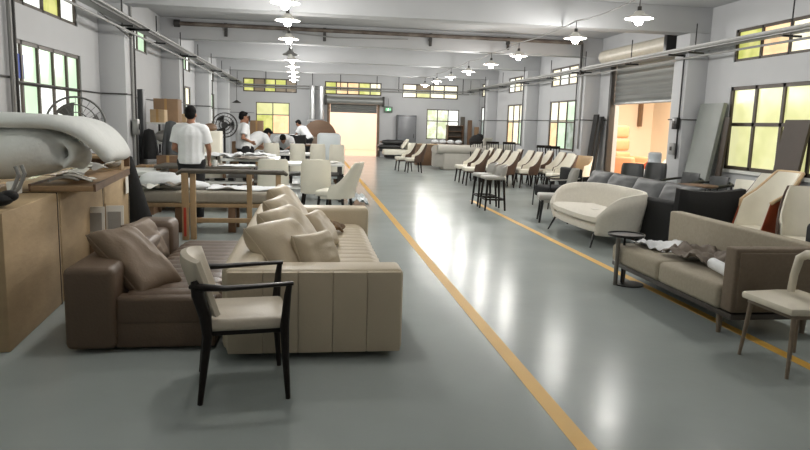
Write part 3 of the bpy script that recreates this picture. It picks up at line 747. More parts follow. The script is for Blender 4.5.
# black spindle chairs behind row
def spindle(label, x, y, rz):
    t = thing('spindle_chair', label, 'chair', (x,y,0), radians(rz), 'black slat-back chairs by the right wall')
    MB().box(-.22,.22,-.2,.22,.42,.46,.01).build('seat', BLACKW, t)
    for s in (-1,1):
        MB().tube([(s*.21,-.2,0),(s*.2,-.2,.45),(s*.21,-.27,1.02)],.018,8).build('leg', BLACKW, t); MB().cyl((s*.2,.2,.44),(s*.21,.21,0),.018,.014,8).build('leg', BLACKW, t)
    MB().box(-.23,.23,-.29,-.25,.95,1.03,.008).build('top_rail', BLACKW, t)
    for x_ in (-.12,-.04,.04,.12): MB().cyl((x_,-.2,.46),(x_,-.265,.96),.012,None,6).build('spindle', BLACKW, t)
    return t
spd = spindle('black slat-back chair below the far tall window', 6.3,22.4,180)
for lb, x, y in [('black slat-back chair left of its twin under the far tall window', 5.75,22.5),('black slat-back chair left of the two-light window corner', 6.9,22.4),('black slat-back chair beside the pillar before the three-light window', 7.05,19.3),('black slat-back chair nearest the three-light window', 7.1,18.7)]:
    dup(spd, (x,y,0), pi, lb)

# ---- chairs behind taupe sofa on right
t = shell_chair('tall cream wing chair with rust-red lining and tan rim behind the taupe sofa', (5.12,7.04,0), radians(88), CREAM, RUST, BLACKW, h=1.12, side=.78, p=1.1, w=.25, pm=1.75, lean=.28)
def rim_pt(k):
    phi = (k/30*2-1)*1.75; a = abs(phi)/1.75; q = max(0,(a-.48)/.52); z = 1.12-(1.12-.78)*(1-(1-q)**1.1); s_, c_ = sin(phi), cos(phi)
    return (.275*(abs(s_)**.75)*(1 if s_ > 0 else -1), -.285*(abs(c_)**.75)*(1 if c_ > 0 else -1)-max(0,z-.44)*.28, z)
MB().tube([rim_pt(k) for k in range(31)]+[(rim_pt(30)[0],rim_pt(30)[1]+.02,.40)], .022, 8).build('rim', TAN, t)
t = shell_chair('tall cream tub chair with dark rim nearest the right edge', (5.27,6.2,0), radians(150), CREAM, BROWN, BLACKW, h=1.0, side=.62, p=1.6, w=.34, pm=1.7, lean=.3)
t = shell_chair('cream chair with a dark striped back at the right edge under the window', (6.38,8.75,0), radians(110), CREAM2, BROWN, BLACKW, h=.98, side=.6, p=1.6, w=.3, pm=1.5, lean=.3)
MB().shell(lambda u,v: back_pt((u-.5)*.35, .5+.47*v, .28, .235, .3), 6, 8, .02).build('back_stripe', BROWN, t)
def armloop(label, loc_, rz, sm=DGREY):
    t = thing('armchair', label, 'armchair', loc_, radians(rz), 'dark chairs with curved arms by the right wall')
    MB().box(-.25,.25,-.22,.26,.38,.46,.03,3).build('seat', sm, t)
    MB().shell(lambda u,v: (.25*sin((u-.5)*1.6), -.25*cos((u-.5)*1.6)-.06*v, .56+.26*v), 12, 6, .04).build('backrest', sm, t)
    MB().tube([(-.3,.2,.66),(-.31,0,.68),(-.27,-.2,.70),(-.15,-.3,.72),(0,-.33,.73),(.15,-.3,.72),(.27,-.2,.70),(.31,0,.68),(.3,.2,.66)],.022,8).build('armrest', BLACKM, t)
    for s in (-1,1): MB().cyl((s*.3,.2,.66),(s*.27,.24,0),.02,.013,8).build('leg', BLACKM, t); MB().cyl((s*.2,-.28,.72),(s*.22,-.3,0),.02,.013,8).build('leg', BLACKM, t)
    return t
al = armloop('left dark grey chair with curved black arms below the yellow window', (6.68,11.2,0), 112)
dup(al, (6.68,10.35,0), radians(110), 'right dark grey chair with curved black arms below the yellow window')
al = armloop('dark chair with pale seat and open black frame below the yellow window', (6.7,9.7,0), 108, CREAM2)
# round brown table
t = thing('round_table', 'low round walnut table edge behind the dark cushions', 'table', (6.05,9.7,0))
MB().lathe([(0,.70),(.27,.70),(.3,.715),(.3,.735),(0,.74)], seg=36).build('table_top', WOODD, t)
MB().cyl((0,0,.02),(0,0,.70),.04,None,12).build('pole', BLACKM, t); MB().lathe([(0,0),(.25,0),(.25,.02),(0,.03)],seg=24).build('base', BLACKM, t)
# two grey loungers at shutter
al = shell_chair('dark grey low-back chair in front of the wide shutter', (6.1,12.0,0), radians(150), DGREY, DGREY, BLACKM, h=.92, side=.7, p=5, pm=.95, w=.22)
dup(al, (6.75,12.4,0), radians(140), 'dark grey low-back chair beside the water dispenser')

# ---- leaning panels
def leaning(label, x0, x1, y0, y1, h, lean, m, name='leaning_panel'):
    o = MB()
    b = bmesh.new(); P8 = []
    for z in (0,h):
        dx = lean*(z/h); P8.append([(x0+dx,y0,z),(x1+dx,y0,z),(x1+dx,y1,z),(x0+dx,y1,z)])
    vs = [b.verts.new(p) for r in P8 for p in r]
    for f in ((0,1,2,3),(4,5,6,7),(0,1,5,4),(1,2,6,5),(2,3,7,6),(3,0,4,7)): b.faces.new([vs[i] for i in f])
    bmesh.ops.recalc_face_normals(b, faces=b.faces); bmesh.ops.bevel(b, geom=b.edges[:], offset=.006, segments=2, affect='EDGES')
    return tag(o.merge(b).build(name, m), label, 'panel')
leaning('tall grey door panel leaning on the wall left of the yellow window', 7.42,7.5,11.82,12.6,2.12,.33,PANELG)
leaning('narrow dark brown board leaning left of the yellow window frame', 7.6,7.64,11.6,11.76,1.85,.16,PANELB)
leaning('wide dark brown board leaning across the yellow window', 7.55,7.6,9.62,10.2,1.80,.27,PANELB)
leaning('tall black board leaning between pillar and wide shutter', 7.42,7.47,17.12,17.4,1.95,.2,BLKF)
leaning('tall dark grey board behind the black one beside the wide shutter', 7.58,7.64,17.2,17.55,1.9,.2,DGREY)
# silhouette chair outside yellow window
t = shell_chair('olive chair silhouette seen through the yellow window', (8.6,10.9,.4), radians(80), P_OCHRE, P_OCHRE, P_OCHRE, h=.95, side=.6)

# ---- side room contents
t = thing('recliner', 'orange leather recliner with tall segmented back in the side room', 'armchair', (9.75,19.3,0), radians(-150)); t.scale=(1.12,1.12,1.15)
for a,b_ in ((.45,.78),(.80,1.12),(1.14,1.48)): MB().box(-.33,.33,-.4-.12*(a-.45),-.22-.12*(a-.45),a,b_,.07,3).build('back_segment', ORANGE, t)
MB().box(-.33,.33,-.3,.4,.28,.5,.07,3).build('seat', ORANGE, t)
for s in (-1,1): MB().box(s*.42-.09,s*.42+.09,-.35,.38,.06,.66,.06,3).build('armrest', ORANGE, t)
MB().box(-.3,.3,.4,.52,.06,.44,.05,3).build('footrest', ORANGE, t)
MB().box(-.36,.36,-.3,.35,.0,.28,.02).build('base', RUST, t)
shell_chair('rust-brown tub chair in front of the orange recliner', (9.15,17.6,0), radians(60), TAN, RUST, BLACKW, h=.85, side=.6)
shell_chair('cream tub chair in the side room beside the rust one', (9.9,17.8,0), radians(80), CREAM, CREAM, BLACKW, h=.9, side=.6)
shell_chair('tan tub chair behind the water dispenser in the side room', (10.4,17.2,0), radians(80), TAN, TAN, BLACKW, h=.9, side=.6)
t = thing('carton', 'orange carton on the side room floor', 'box', (10.9,18.5,0)); MB().box(-.3,.3,-.3,.3,0,.75,.01).build('carton_body', ORANGE, t); MB().box(-.03,.03,-.31,.31,.3,.757).build('tape', TAPE, t)  # carton body shares the orange leather colour
# water dispenser
t = thing('water_dispenser', 'white water dispenser with clear bottle beside the wide shutter', 'water dispenser', (7.42,13.6,0))
MB().box(-.16,.16,-.16,.16,0,.72,.02).build('dispenser_body', WHITEP, t)
MB().lathe([(0,.72),(.06,.72),(.1,.78),(.14,.8),(.14,.93),(.133,.95),(.14,.97),(.14,1.07),(.11,1.1),(0,1.1)], seg=24).build('bottle', PLAST, t)
MB().box(-.19,-.16,-.08,.08,.5,.56,.01).build('tap', BLACKM, t)
# ================================================================ FAR GROUP
t = thing('roll_arm_sofa', 'pale grey sofa with thick rolled back at the far right', 'sofa', (5.35,23.2,0))
PG = mat('pale_grey_leather', S(176,172,164), .5, .05, 5, .2, 60)
MB().box(-.75,.95,-.42,.3,.0,.6,.05,3).build('base', PG, t)
MB().cyl((-.95,-.34,.72),(.95,-.34,.72),.16,.16,16).build('backrest', PG, t)
MB().prism([(-.75,-.42),(-1.05,.1),(-1.0,.5),(-.6,.4)],.08,.62,.04).build('armrest', PG, t)
MB().cyl((-1.0,-.2,.7),(-.85,.5,.68),.15,.15,14).build('arm_roll', PG, t)
MB().box(-.6,.9,.2,.6,.1,.42,.05,3).build('seat', PG, t)
t = thing('roll_arm_sofa', 'second pale sofa end with rolled arm behind the first', 'sofa', (6.9,25.0,0)); MB().box(-.7,.6,-.4,.4,.0,.55,.05,3).build('base', PG, t); MB().cyl((-.8,-.3,.7),(.7,-.3,.7),.17,.17,14).build('backrest', PG, t)
lean_cushion('pale cushion tilted on the second rolled sofa', 6.6,24.6,.95,.45,.4,.14,30,120,31,PG,'far cushion')
t = thing('wooden_cabinet', 'low brown wooden cabinet beside the pale rolled sofa', 'cabinet', (4.62,25.4,0))
MB().box(-.6,.5,-.3,.3,.0,.78,.01).build('cabinet_body', WOODD, t); MB().box(-.62,.52,-.32,.32,.78,.81,.005).build('cabinet_top', WOOD, t)
for x in (-.32,.22): MB().box(x-.24,x+.24,-.32,-.3,.1,.75,.006).build('door', WOODD, t)
t = thing('daybed', 'cream daybed with block arm against the far wall', 'daybed', (3.9,29.4,0))
MB().box(-.7,.45,-.4,.4,.18,.42,.05,3).build('mattress', CREAM2, t); MB().box(.35,.8,-.42,.42,.1,.72,.07,3).build('armrest', CREAM2, t); MB().box(-.6,.7,-.35,.35,.05,.18,.01).build('base', BLKF, t)
lean_cushion('cream cushion slanting on the far daybed', 4.15,29.3,.68,.5,.5,.14,35,180,32,CREAM2,'daybed cushion')
for i,(x,z,lb) in enumerate([(3.55,.52,'lower black padded bag stacked beside the far daybed'),(3.7,.72,'upper black padded bag stacked beside the far daybed')]):
    o = MB().pillow(1.15,.6,.2,None,40+i).build('padded_bag', BLK); o.location=(x,29.95+.0,z); tag(o, lb, 'bag', 'black bags by the far wall')
t = thing('low_bench', 'low black bench holding the padded bags', 'bench', (3.6,30.0,0)); MB().box(-.55,.55,-.3,.3,.3,.42,.02).build('bench_top', BLK, t); legs(t, BLACKM, .5,.25,-.25,.3,0)
# clutter at the far right window
t = thing('storage_shelf', 'tall dark shelving seen against the far right window', 'shelf', (6.6,30.3,0)); t.scale=(.85,1,.84)
for z in (.9,1.2,1.5,1.8): MB().box(-.42,.42,-.2,.2,z,z+.03).build('shelf_board', WOODD, t)
for s in (-1,1): MB().box(s*.42-.02,s*.42+.02,-.2,.2,0,1.86).build('side_panel', WOODD, t)
MB().box(-.4,.4,.17,.19,.9,1.83).build('back_panel', TABLED, t)
t = thing('side_counter', 'dark long counter with white padded tops under the far window', 'counter', (5.9,29.6,0)); MB().box(-1.0,1.1,-.3,.3,0,.66,.01).build('counter_body', TABLED, t); MB().box(-1.02,1.12,-.32,.32,.66,.70,.005).build('counter_top', WOODD, t)
for i in range(4):
    o = MB().ell((0,0,0),(.17,.16,.1)).build('white_pouf', CLOTHW); o.location=(5.55+i*.36,29.55,.8); tag(o,'white rounded pad in the row on the far counter','pad','white pads on the far counter')
for i,(x,y,h,m_,lb) in enumerate([(7.25,30.1,1.8,WOODD,'brown upright board in the far right corner'),(7.4,29.4,1.5,CARDD,'tan upright board beside the brown one in the far right corner'),(7.0,30.5,1.95,TABLED,'darker tall board at the back of the far right corner')]):
    tag(MB().box(x-.1,x+.1,y-.04,y+.04,0,h,.005).build('upright_board', m_), lb, 'board')
o = MB().ell((0,0,.0),(.3,.28,.28)).ell((.15,.05,.18),(.18,.16,.16)).build('black_bundle', BLKF); o.location=(6.9,27.4,.9); tag(o,'black bundle heaped on the pallet by the far right pillar','bundle')
t = thing('wooden_pallet', 'pale timber crate under the black bundle', 'crate', (6.95,27.4,0)); MB().box(-.4,.4,-.35,.35,.0,.64,.01).build('crate_body', PLY, t)
for z in (.1,.35,.55): MB().box(-.42,.42,-.37,-.35,z,z+.08).build('slat', WOOD, t)

# ================================================================ LEFT: cartons and batting
G_ = radians(-3.5)
def carton(label, y0, y1, h, w=1.15):
    t = thing('carton', label, 'box', (-1.92-.075*(y0-4.47), y0, 0), radians(4.3), 'large cartons along the left')
    L_ = (y1-y0)
    MB().box(-w,0,0.005,L_-.005,0,h,.012).build('carton_body', CARD, t)
    MB().box(-w/2-.03,-w/2+.03,.0,L_,h-.02,h+.002).build('tape', TAPE, t)
    MB().box(-w-.003,.004,L_-.07,L_-.058,.0,h+.004).build('strap', STRAP, t)
    return t
carton('nearest large cardboard carton at the left edge, corner crushed', 4.47, 5.72, .92)
carton('middle large cardboard carton, second from the camera', 5.73, 7.33, .92)
carton('farthest large cardboard carton with a white label', 7.34, 8.7, .92, 1.0)
# label on third carton, hand hole on first
o = MB().box(0,.004,0,.16,0,.2).build('shipping_label', PAPER); o.location=(-2.185+.0,8.35,.62); o.rotation_euler=(0,0,radians(4.3)); tag(o,'white paper label stuck on the farthest carton','label')
t = thing('ply_tray', 'shallow plywood tray on the cartons, holding offcuts', 'tray', (-2.07,6.55,.925), radians(6))
MB().box(-.24,.24,-.85,.95,0,.045,.004).build('tray_board', PLY, t)
for s in (-1,1): MB().box(s*.24-.01,s*.24+.01,-.85,.95,.0,.06).build('tray_rim', WOODD, t)
for i in range(9):
    a = random.uniform(-.14,.14); b_ = -.7+i*.18
    o = MB().shell(lambda u,v: ((u-.5)*.22, (v-.5)*.17, .03*sin(u*3+i)+.012*sin(v*5)), 6, 6, .006).build('paper_offcut', PAPER if i%3 else GREYL)
    o.location=(-2.05+a*.9-b_*.1,6.55+b_,1.0+.006*i); o.rotation_euler=(0,0,random.uniform(0,3)); tag(o,'crumpled white paper offcut in the plywood tray','paper','paper offcuts in the tray')
t = thing('wooden_crate', 'small open wooden crate on the far carton under the batting', 'crate', (-2.3,8.05,.93), radians(4))
for z in (0,.14): MB().box(-.25,.2,-.25,.25,z,z+.025).build('crate_board', WOOD, t)
MB().box(-.25,.2,.22,.25,.0,.17).build('crate_board', WOODD, t); MB().box(.18,.2,-.25,-.1,.0,.165).build('crate_board', WOOD, t)
o = MB().ell((0,0,0),(.08,.11,.06)).build('grey_pouch', GREYL); o.location=(-2.08,7.5,1.06); tag(o,'small grey pouch lying beside the wooden crate','pouch')
o = MB().lathe([(0,0),(.05,0),(.055,.08),(.05,.09),(0,.09)],seg=18).build('white_tub', WHITEP); o.location=(-2.28,5.55,.925); tag(o,'small white plastic tub on the cartons under the batting','tub')
# batting: remeshed union of soft volumes
def soft(name, parts, m, label, cat, vox=.03, sm=6, group=None):
    b = MB()
    for f in parts: f(b)
    o = b.build(name, m); r = o.modifiers.new('r','REMESH'); r.mode='VOXEL'; r.voxel_size=vox; r.use_smooth_shade=True
    s_ = o.modifiers.new('s','SMOOTH'); s_.iterations=sm; s_.factor=.6; return tag(o,label,cat,group)
def slab(path, y0, y1, r, b, wob=0):
    n = 10
    for k in range(n+1):
        y = y0+(y1-y0)*k/n
        b.tube([(x+.03*noise.noise(Vector((x,y*2,3))), y+wob*(x+2), z-.05*(k in (0,n))+.02*noise.noise(Vector((x*2,y*3,1)))) for x,z in path], r*(1 if 0<k<n else .8), 10)
def bn(x,y,k): return noise.noise(Vector((x*1.3,y*1.6,k)))+.4*noise.noise(Vector((x*4,y*4,k)))
GBT='white batting on the cartons'
soft('batting_roll', [lambda b: b.tube([(-3.45+.15*k, 5.82+.05*bn(k*.3,0,2), 1.2+.01*k*.5+.02*bn(k*.4,1,5)) for k in range(10)]+[(-2.03,5.82,1.22),(-1.98,5.82,1.22)], [.29]*9+[.27,.22,.12], 24, sq=.74),
   lambda b: b.shell(lambda u,v: (-1.97+.10*sin(v*3.1), 5.62+.5*u, 1.10+.24*v+.03*sin(u*5)), 8, 8, .07)], BATT, 'thick white batting folded on the cartons, lower roll', 'batting', .03, 10, GBT)
BP = [(-3.45,1.47),(-2.6,1.485),(-2.2,1.49),(-1.97,1.48),(-1.84,1.44),(-1.74,1.37),(-1.66,1.28),(-1.60,1.18)]
def bsh(u, v):
    k = u*(len(BP)-1); i = min(int(k), len(BP)-2); f_ = k-i; a, c = BP[i], BP[i+1]; x = a[0]+(c[0]-a[0])*f_; z = a[1]+(c[1]-a[1])*f_
    y = 5.52+(.9-.25*u**3)*v; return (x, y+.25*u**3*.5, z-.04*max(0,.25-v)+.022*bn(x*1.6,y*1.6,7))
soft('batting_sheet', [lambda b: b.shell(bsh, 40, 16, .11)], BATT, 'white batting sheet draped over the roll with a hanging tip', 'batting', .03, 8, GBT)
# metal tube chair frame and black bundle at left edge
t = thing('metal_frame', 'grey bent metal tube frame standing on the carton at the left edge', 'frame', (-1.98,4.95,.92), radians(4))
for s in (0,.12): MB().tube([(-.15,s,.0),(-.06,s,.1),(-.02,s,.2),(-.04,s,.26)],.014,8).build('bent_tube', PIPE, t)
o = MB().ell((0,0,0),(.12,.1,.05)).ell((.08,.03,.02),(.06,.06,.04)).build('black_bag', BLKF); o.location=(-2.07,4.72,.975); tag(o,'black fuzzy bundle on the nearest carton at the left edge','bundle')
# magazines stand
for i,(y,x,lb) in enumerate([(6.62,-2.03,'left framed sample leaning behind the brown chaise'),(6.72,-1.88,'right framed sample leaning behind the brown chaise')]):
    t = thing('framed_sample', lb, 'frame', (x,y,.0), radians(10), 'framed samples behind the chaise')
    MB().box(-.085,.085,0,.02,.4,.68,.004,M=Matrix.Rotation(radians(-8),4,'X')).build('frame_board', PAPER, t)
    MB().box(-.06,.06,-.006,0,.44,.62,M=Matrix.Rotation(radians(-8),4,'X')).build('sample_face', GREYL, t)
    MB().box(-.09,-.075,-.01,.025,.38,.7,M=Matrix.Rotation(radians(-8),4,'X')).build('frame_edge', WOOD, t)
t = thing('low_crate', 'low crate behind the chaise that the framed samples stand on', 'crate', (-1.88,6.78,0)); MB().box(-.2,.2,-.16,.22,0,.40,.01).build('crate_body', CARDD, t)
# black leaning roll
t = tag(MB().tube([(-2.12,8.95,.0),(-2.2,8.92,.4),(-2.3,8.88,1.02),(-2.33,8.86,1.04)],[.17,.13,.07,.03],16).build('black_fabric_roll', BLKF), 'tall black fabric wrapped roll leaning on the far carton', 'fabric roll')

# ================================================================ MIDDLE LEFT WORK AREA
# trestle frame
t = thing('timber_frame', 'unfinished timber sofa frame with dark padded top rail behind the chaise', 'frame', (-1.0, 8.85, 0))
def L(m): return m.move(Matrix.Translation((1.0,-8.85,0)))
L(MB().tube([(-1.66,8.72,.84),(-1.6,8.7,.88),(-1.0,8.72,.88),(-.33,8.72,.88),(-.29,8.74,.85)],[.03,.045,.045,.045,.03],10,sq=.7)).build('top_rail', mat('dark_grey_rail', S(96,90,82), .6, .15, 8), t)
for x0,x1,y,r in ((-1.56,-1.55,8.7,.04),(-1.47,-1.47,8.74,.035),(-.40,-.36,8.74,.033),(-.78,-.80,8.9,.033)):
    L(MB().box(-r,r,-r*.8,r*.8,0,.86,.006,M=Matrix.Translation((x0,y,0)) @ Matrix.Shear('XY',4,((x1-x0)/-.86*-1 if False else 0,0)))).build('leg', WOOD, t)
L(MB().box(-1.5,-.42,8.84,8.88,.2,.26,.006)).build('stretcher', WOOD, t)
L(MB().box(-1.575,-1.545,8.655,8.662,.05,.42)).build('red_tape', mat('red_tape', S(170,50,34), .5), t)
# low platform with foam
t = thing('low_platform', 'low work platform covered in thick grey foam', 'platform', (-1.4,9.55,0))
MB().box(-1.2,1.15,-.3,.3,.40,.56,.04,3).build('foam_slab', FOAM, t); MB().box(-1.2,1.15,-.31,.3,.35,.40,.005).build('deck', WOOD, t)
for x in (-1.1,-.35,.35,1.05):
    for y in (-.24,.24): MB().box(x-.05,x+.05,y-.05,y+.05,0,.35,.005).build('leg', WOODD, t)
drape('long white sheet lying across the grey foam platform', 'white_cloth', CLOTHW, -1.4,-.3,9.4,9.84,.565,.04,3)
soft('white_fleece', [lambda b: b.ell((0,0,.08),(.4,.2,.11)).ell((-.2,.05,.12),(.2,.14,.11)).ell((.3,.0,.05),(.28,.18,.07)).ell((-.02,.03,.15),(.24,.14,.08))], CLOTHW, 'white fleece heap on the left end of the foam platform', 'cloth', .025, 4).location=(-1.95,9.62,.56)
for i in range(5):
    o = MB().shell(lambda u,v: ((u-.5)*.26,(v-.5)*.16,.03+.03*sin(u*6+i)*cos(v*4)),8,8,.01).build('fabric_scrap', [CLOTHG,GREYL,PAPER,DGREY,CLOTHG][i]); o.location=(-2.35+i*.13,9.34+.03*(i%2),.57+.012*i); o.rotation_euler=(0,0,i*.9); tag(o,'crumpled grey fabric scrap in front of the white fleece','fabric scrap','grey scraps on the foam platform')
def worktable(label, x0,x1,y0,y1,h,topm,legm,shelves=(),name='work_table'):
    t = thing(name, label, 'table', ((x0+x1)/2,(y0+y1)/2,0)); w=(x1-x0)/2; d=(y1-y0)/2
    MB().box(-w,w,-d,d,h-.045,h,.006).build('table_top', topm, t)
    for sx in (-1,1):
        for sy in (-1,1): MB().box(sx*(w-.06)-.03,sx*(w-.06)+.03,sy*(d-.06)-.03,sy*(d-.06)+.03,0,h-.045).build('leg', legm, t)
    for z,m_ in shelves: MB().box(-w+.03,w-.03,-d+.03,d-.03,z,z+.03).build('shelf', m_, t)
    return t
worktable('dark-topped work table with white lower shelf in front of the standing man', -2.5,-.95,11.25,12.1,.76,TABLED,WOODD,((.48,WHITEP),(.2,WOODD)))
worktable('white-topped work table piled with cut fabric behind the dark table', -1.66,-.6,12.9,14.2,.80,WHITEP,WOODD,((.4,TABLED),))
worktable('long white-topped table with dark shelves behind the near white chairs', -.6,.65,12.9,13.7,.74,WHITEP,DSTEEL,((.5,DSTEEL),(.25,WHITEP)))
worktable('white table where the man bends over his work', -1.6,.7,16.2,17.3,.76,WHITEP,WOODD,((.35,TABLED),))
worktable('brown work table by the far left with a dark screen box on it', -1.3,.5,21.5,22.6,.80,WOODD,WOODD,((.3,TABLED),))
for i,(x,y,z,w,d,a,m_,lb) in enumerate([(-1.65,13.2,.80,.7,.5,.09,CLOTHW,'white rolled sheet stack at the left of the fabric table'),(-1.1,13.0,.80,.6,.5,.04,CLOTHG,'dark cut pieces lying in the middle of the fabric table'),(-.95,13.35,.84,.6,.4,.05,CLOTHW,'white cut sheet at the right of the fabric table'),(-1.7,11.6,.765,.5,.4,.02,CLOTHG,'flat grey cloth at the left of the dark table'),(-1.2,11.5,.765,.6,.35,.02,CLOTHW,'flat white pattern sheet on the dark table'),(-.9,16.6,.76,.8,.5,.06,CLOTHW,'white fabric the bending man works on'),(.25,12.2+1.1,.745,.6,.5,.02,PAPER,'white paper on the long table behind the near chairs')]):
    drape(lb,'cut_fabric',m_,x-w/2,x+w/2,y-d/2,y+d/2,z,a,20+i,n=16)
for i,x in enumerate((-1.75,-1.5,-1.3,-1.05)):
    o = MB().box(-.08,.08,-.05,.05,0,.03+.01*i,.01).build('black_tool', BLACKM); o.location=(x,11.55,.512); o.rotation_euler=(0,0,i*.7); tag(o,'black hand tool lying on the white lower shelf','tool','tools on the lower shelf')
t = thing('glass_jar', 'small white cup standing on the dark work table edge', 'cup', (-1.55,11.35,.765)); MB().lathe([(0,0),(.035,0),(.04,.1),(.036,.1),(.032,.01),(0,.01)],seg=18).build('cup_body', WHITEP, t)
MB().tube([(.038,0,.02),(.06,0,.05),(.038,0,.08)],.005,6).build('handle', WHITEP, t)
# near cream chairs (backs to the camera) and profile one
GW='cream chairs with tall backs in the work area'
w0 = shell_chair('cream tall-back chair on the left, back to the camera behind the timber frame', (-.6,11.35,0), radians(2), CREAM2, CREAM2, BLACKW, GW, h=.92, side=.70, p=5, pm=.95, w=.265, lean=.12)
dup(w0, (.12,11.45,0), radians(-4), 'cream tall-back chair beside the profile chair, back to the camera')
shell_chair('cream chair seen in profile at the right of the near pair', (.42,10.75,0), radians(70), CREAM2, CREAM2, BLACKM, GW, h=.92, side=.55, p=1.5, pm=1.65, w=.27, lean=.33)
for lb,x,y,rz in (('farther cream chair at the left of four, beside the bending man',-.84,15.2,3),('farther cream chair second of four',-.26,15.2,-2),('farther cream chair third of four',.17,15.25,2),('farther cream chair at the right end of four',.60,15.2,0)):
    c = dup(w0,(x,y,0),radians(rz),lb,GW); c.scale=(.68,.95,1.14)
# wrapped item
t = thing('wrapped_chair', 'chair wrapped in cloudy plastic standing behind the four cream chairs', 'wrapped chair', (.45,16.0,0))
PW = mat('cloudy_plastic_wrap', S(196,204,208), .3, .06, 3, .5, 20)
MB().box(-.28,.28,-.08,.1,.3,1.28,.08,3).build('wrapped_back', PW, t); MB().box(-.26,.26,-.1,.35,.2,.5,.06,3).build('wrapped_seat', PW, t); legs(t, BLACKM, .2,.25,-.05,.22,.01)
drape('translucent plastic sheet crumpled on the floor beside the profile chair', 'plastic_sheet', PW, .72,1.1,12.3,13.4,.01,.16,44,n=20)
# black box, half-round board, far table
t = thing('dark_monitor_box', 'black boxy screen on the far brown table', 'screen', (-.45,21.9,.80)); MB().box(-.33,.33,-.1,.15,0,.30,.02).build('housing', BLACKM, t); MB().box(-.3,.3,-.105,-.1,.03,.27).build('screen_face', BLKF, t)
t = thing('half_round_board', 'half-round brown table top standing on edge near the far wall', 'table top', (.35,25.0,0))
pts = [(.62*cos(a*pi/24), .62*sin(a*pi/24)) for a in range(25)]
MB().prism(pts, -.03, .03, .006, M=Matrix.Translation((0,0,.98)) @ Matrix.Rotation(pi/2,4,'X')).build('board_panel', WOODD, t)
MB().box(-.66,.66,-.25,.25,.0,.97,.01).build('cabinet_body', mat('brown_grey_cabinet', S(120,104,88), .6), t)
# left shelving with cartons, coats
t = thing('storage_rack', 'white shelf boards on posts against the left wall behind the man', 'shelf', (-3.05,15.6,0))
for z in (.55,1.0,1.40): MB().box(-.3,.35,-1.6,1.6,z,z+.03).build('shelf_board', WHITEP, t)
for y in (-1.55,0,1.55):
    for x in (-.27,.32): MB().box(x-.02,x+.02,y-.02,y+.02,0,1.43).build('post', DSTEEL, t)
def small_box(label, x,y,z,w,d,h,m_=CARDD,rz=0,name='small_carton'):
    t = thing(name, label, 'box', (x,y,z), radians(rz)); MB().box(-w/2,w/2,-d/2,d/2,0,h,.006).build('carton_body', m_, t); MB().box(-.025,.025,-d/2-.002,d/2+.002,.0,h+.003).build('tape', TAPE, t)
small_box('brown carton on top of the left wall shelving', -3.05,15.2,1.43,.5,.45,.5)
small_box('small tan carton beside the leaning board on the left', -3.05,14.3,1.43,.28,.3,.26,CARD)
small_box('low pale carton farther along the left wall shelving', -3.0,16.4,1.43,.3,.4,.2,CARD)
for i,(x,y,z,m_,lb) in enumerate([(-2.95,14.5,1.03,GREYL,'grey folded bundle on the middle shelf at left'),(-2.95,15.1,1.03,PAPER,'white folded bundle on the middle shelf at left'),(-2.95,15.8,1.03,CLOTHG,'brown-grey bundle farther on the middle shelf'),(-2.95,14.6,.58,CLOTHW,'white bundle on the low shelf at left'),(-2.95,15.5,.58,DGREY,'dark bundle on the low shelf at left')]):
    o = MB().ell((0,0,.12),(.24,.26,.13)).ell((.1,.1,.15),(.14,.16,.12)).build('cloth_bundle', m_); o.location=(x,y,z); tag(o,lb,'bundle','bundles on the left shelving')
tag(MB().box(-3.22,-3.12,13.3,13.55,0,2.05,.01).build('upright_board', DGREY), 'tall narrow dark grey board standing beside the second left pillar', 'board')
def coat(label,x,y,z0,z1,w,m_,rz=0):
    o = MB().shell(lambda u,v: ((u-.5)*w*(1-.45*v**2), .05*sin(u*9)*(1-v), z0+(z1-z0)*v-.06*abs(u-.5)*v), 14, 10, .08).build('hanging_coat', m_); o.location=(x,y,0); o.rotation_euler=(0,0,rz); tag(o,label,'coat')
coat('dark grey jacket hanging from the left shelving', -2.66,13.5,.78,1.48,.34,mat('slate_cloth', S(88,90,92), .85))
coat('black bag-like coat hanging lower at the left', -3.0,13.2,.75,1.32,.3,BLKF)
small_box('brown wooden box below the hanging jacket', -2.55,12.75,0,.4,.3,.85,WOODD,0,'wooden_box')
small_box('low brown crate on the floor before the left shelving', -2.78,12.25,0,.4,.4,.7,CARDD,0,'low_carton')
t = thing('white_side_counter', 'white-edged side counter behind the black roll', 'counter', (-2.75,11.4,0)); MB().box(-.4,.35,-.5,.5,.62,.68,.006).build('counter_top', WHITEP, t); MB().box(-.36,.3,-.45,.45,0,.62).build('counter_body', WOODD, t)
# cream cabinet panel
t = thing('cream_cabinet', 'cream cabinet right of the man seen from behind', 'cabinet', (-1.98,13.6,0)); MB().box(-.28,.25,-.2,.25,.0,1.3,.01).build('cabinet_body', CREAM2, t); dp = MB().box(-.26,.23,-.21,-.2,.05,1.27,.004).build('door', CREAM, t); MB().box(.17,.19,-.225,-.21,.7,.85).build('handle', DSTEEL, dp)
o = MB().ell((0,0,.05),(.22,.15,.07)).ell((.08,.05,.09),(.12,.1,.06)).build('tool_heap', WOODD); o.location=(-2.02,13.6,1.30); tag(o,'heap of brown straps on the cream cabinet','straps')
small_box('tall tan cardboard sheet box behind the phoning man', -1.5,19.6,0,.36,.3,1.52,CARDD,0,'tall_carton')
small_box('brown carton beside the standing fan', -1.75,17.1,0,.3,.4,1.0,CARDD,0,'tall_carton')
small_box('metal-grey machine box under the standing fan', -2.3,16.4,0,.4,.4,.95,STEEL,0,'machine_box')
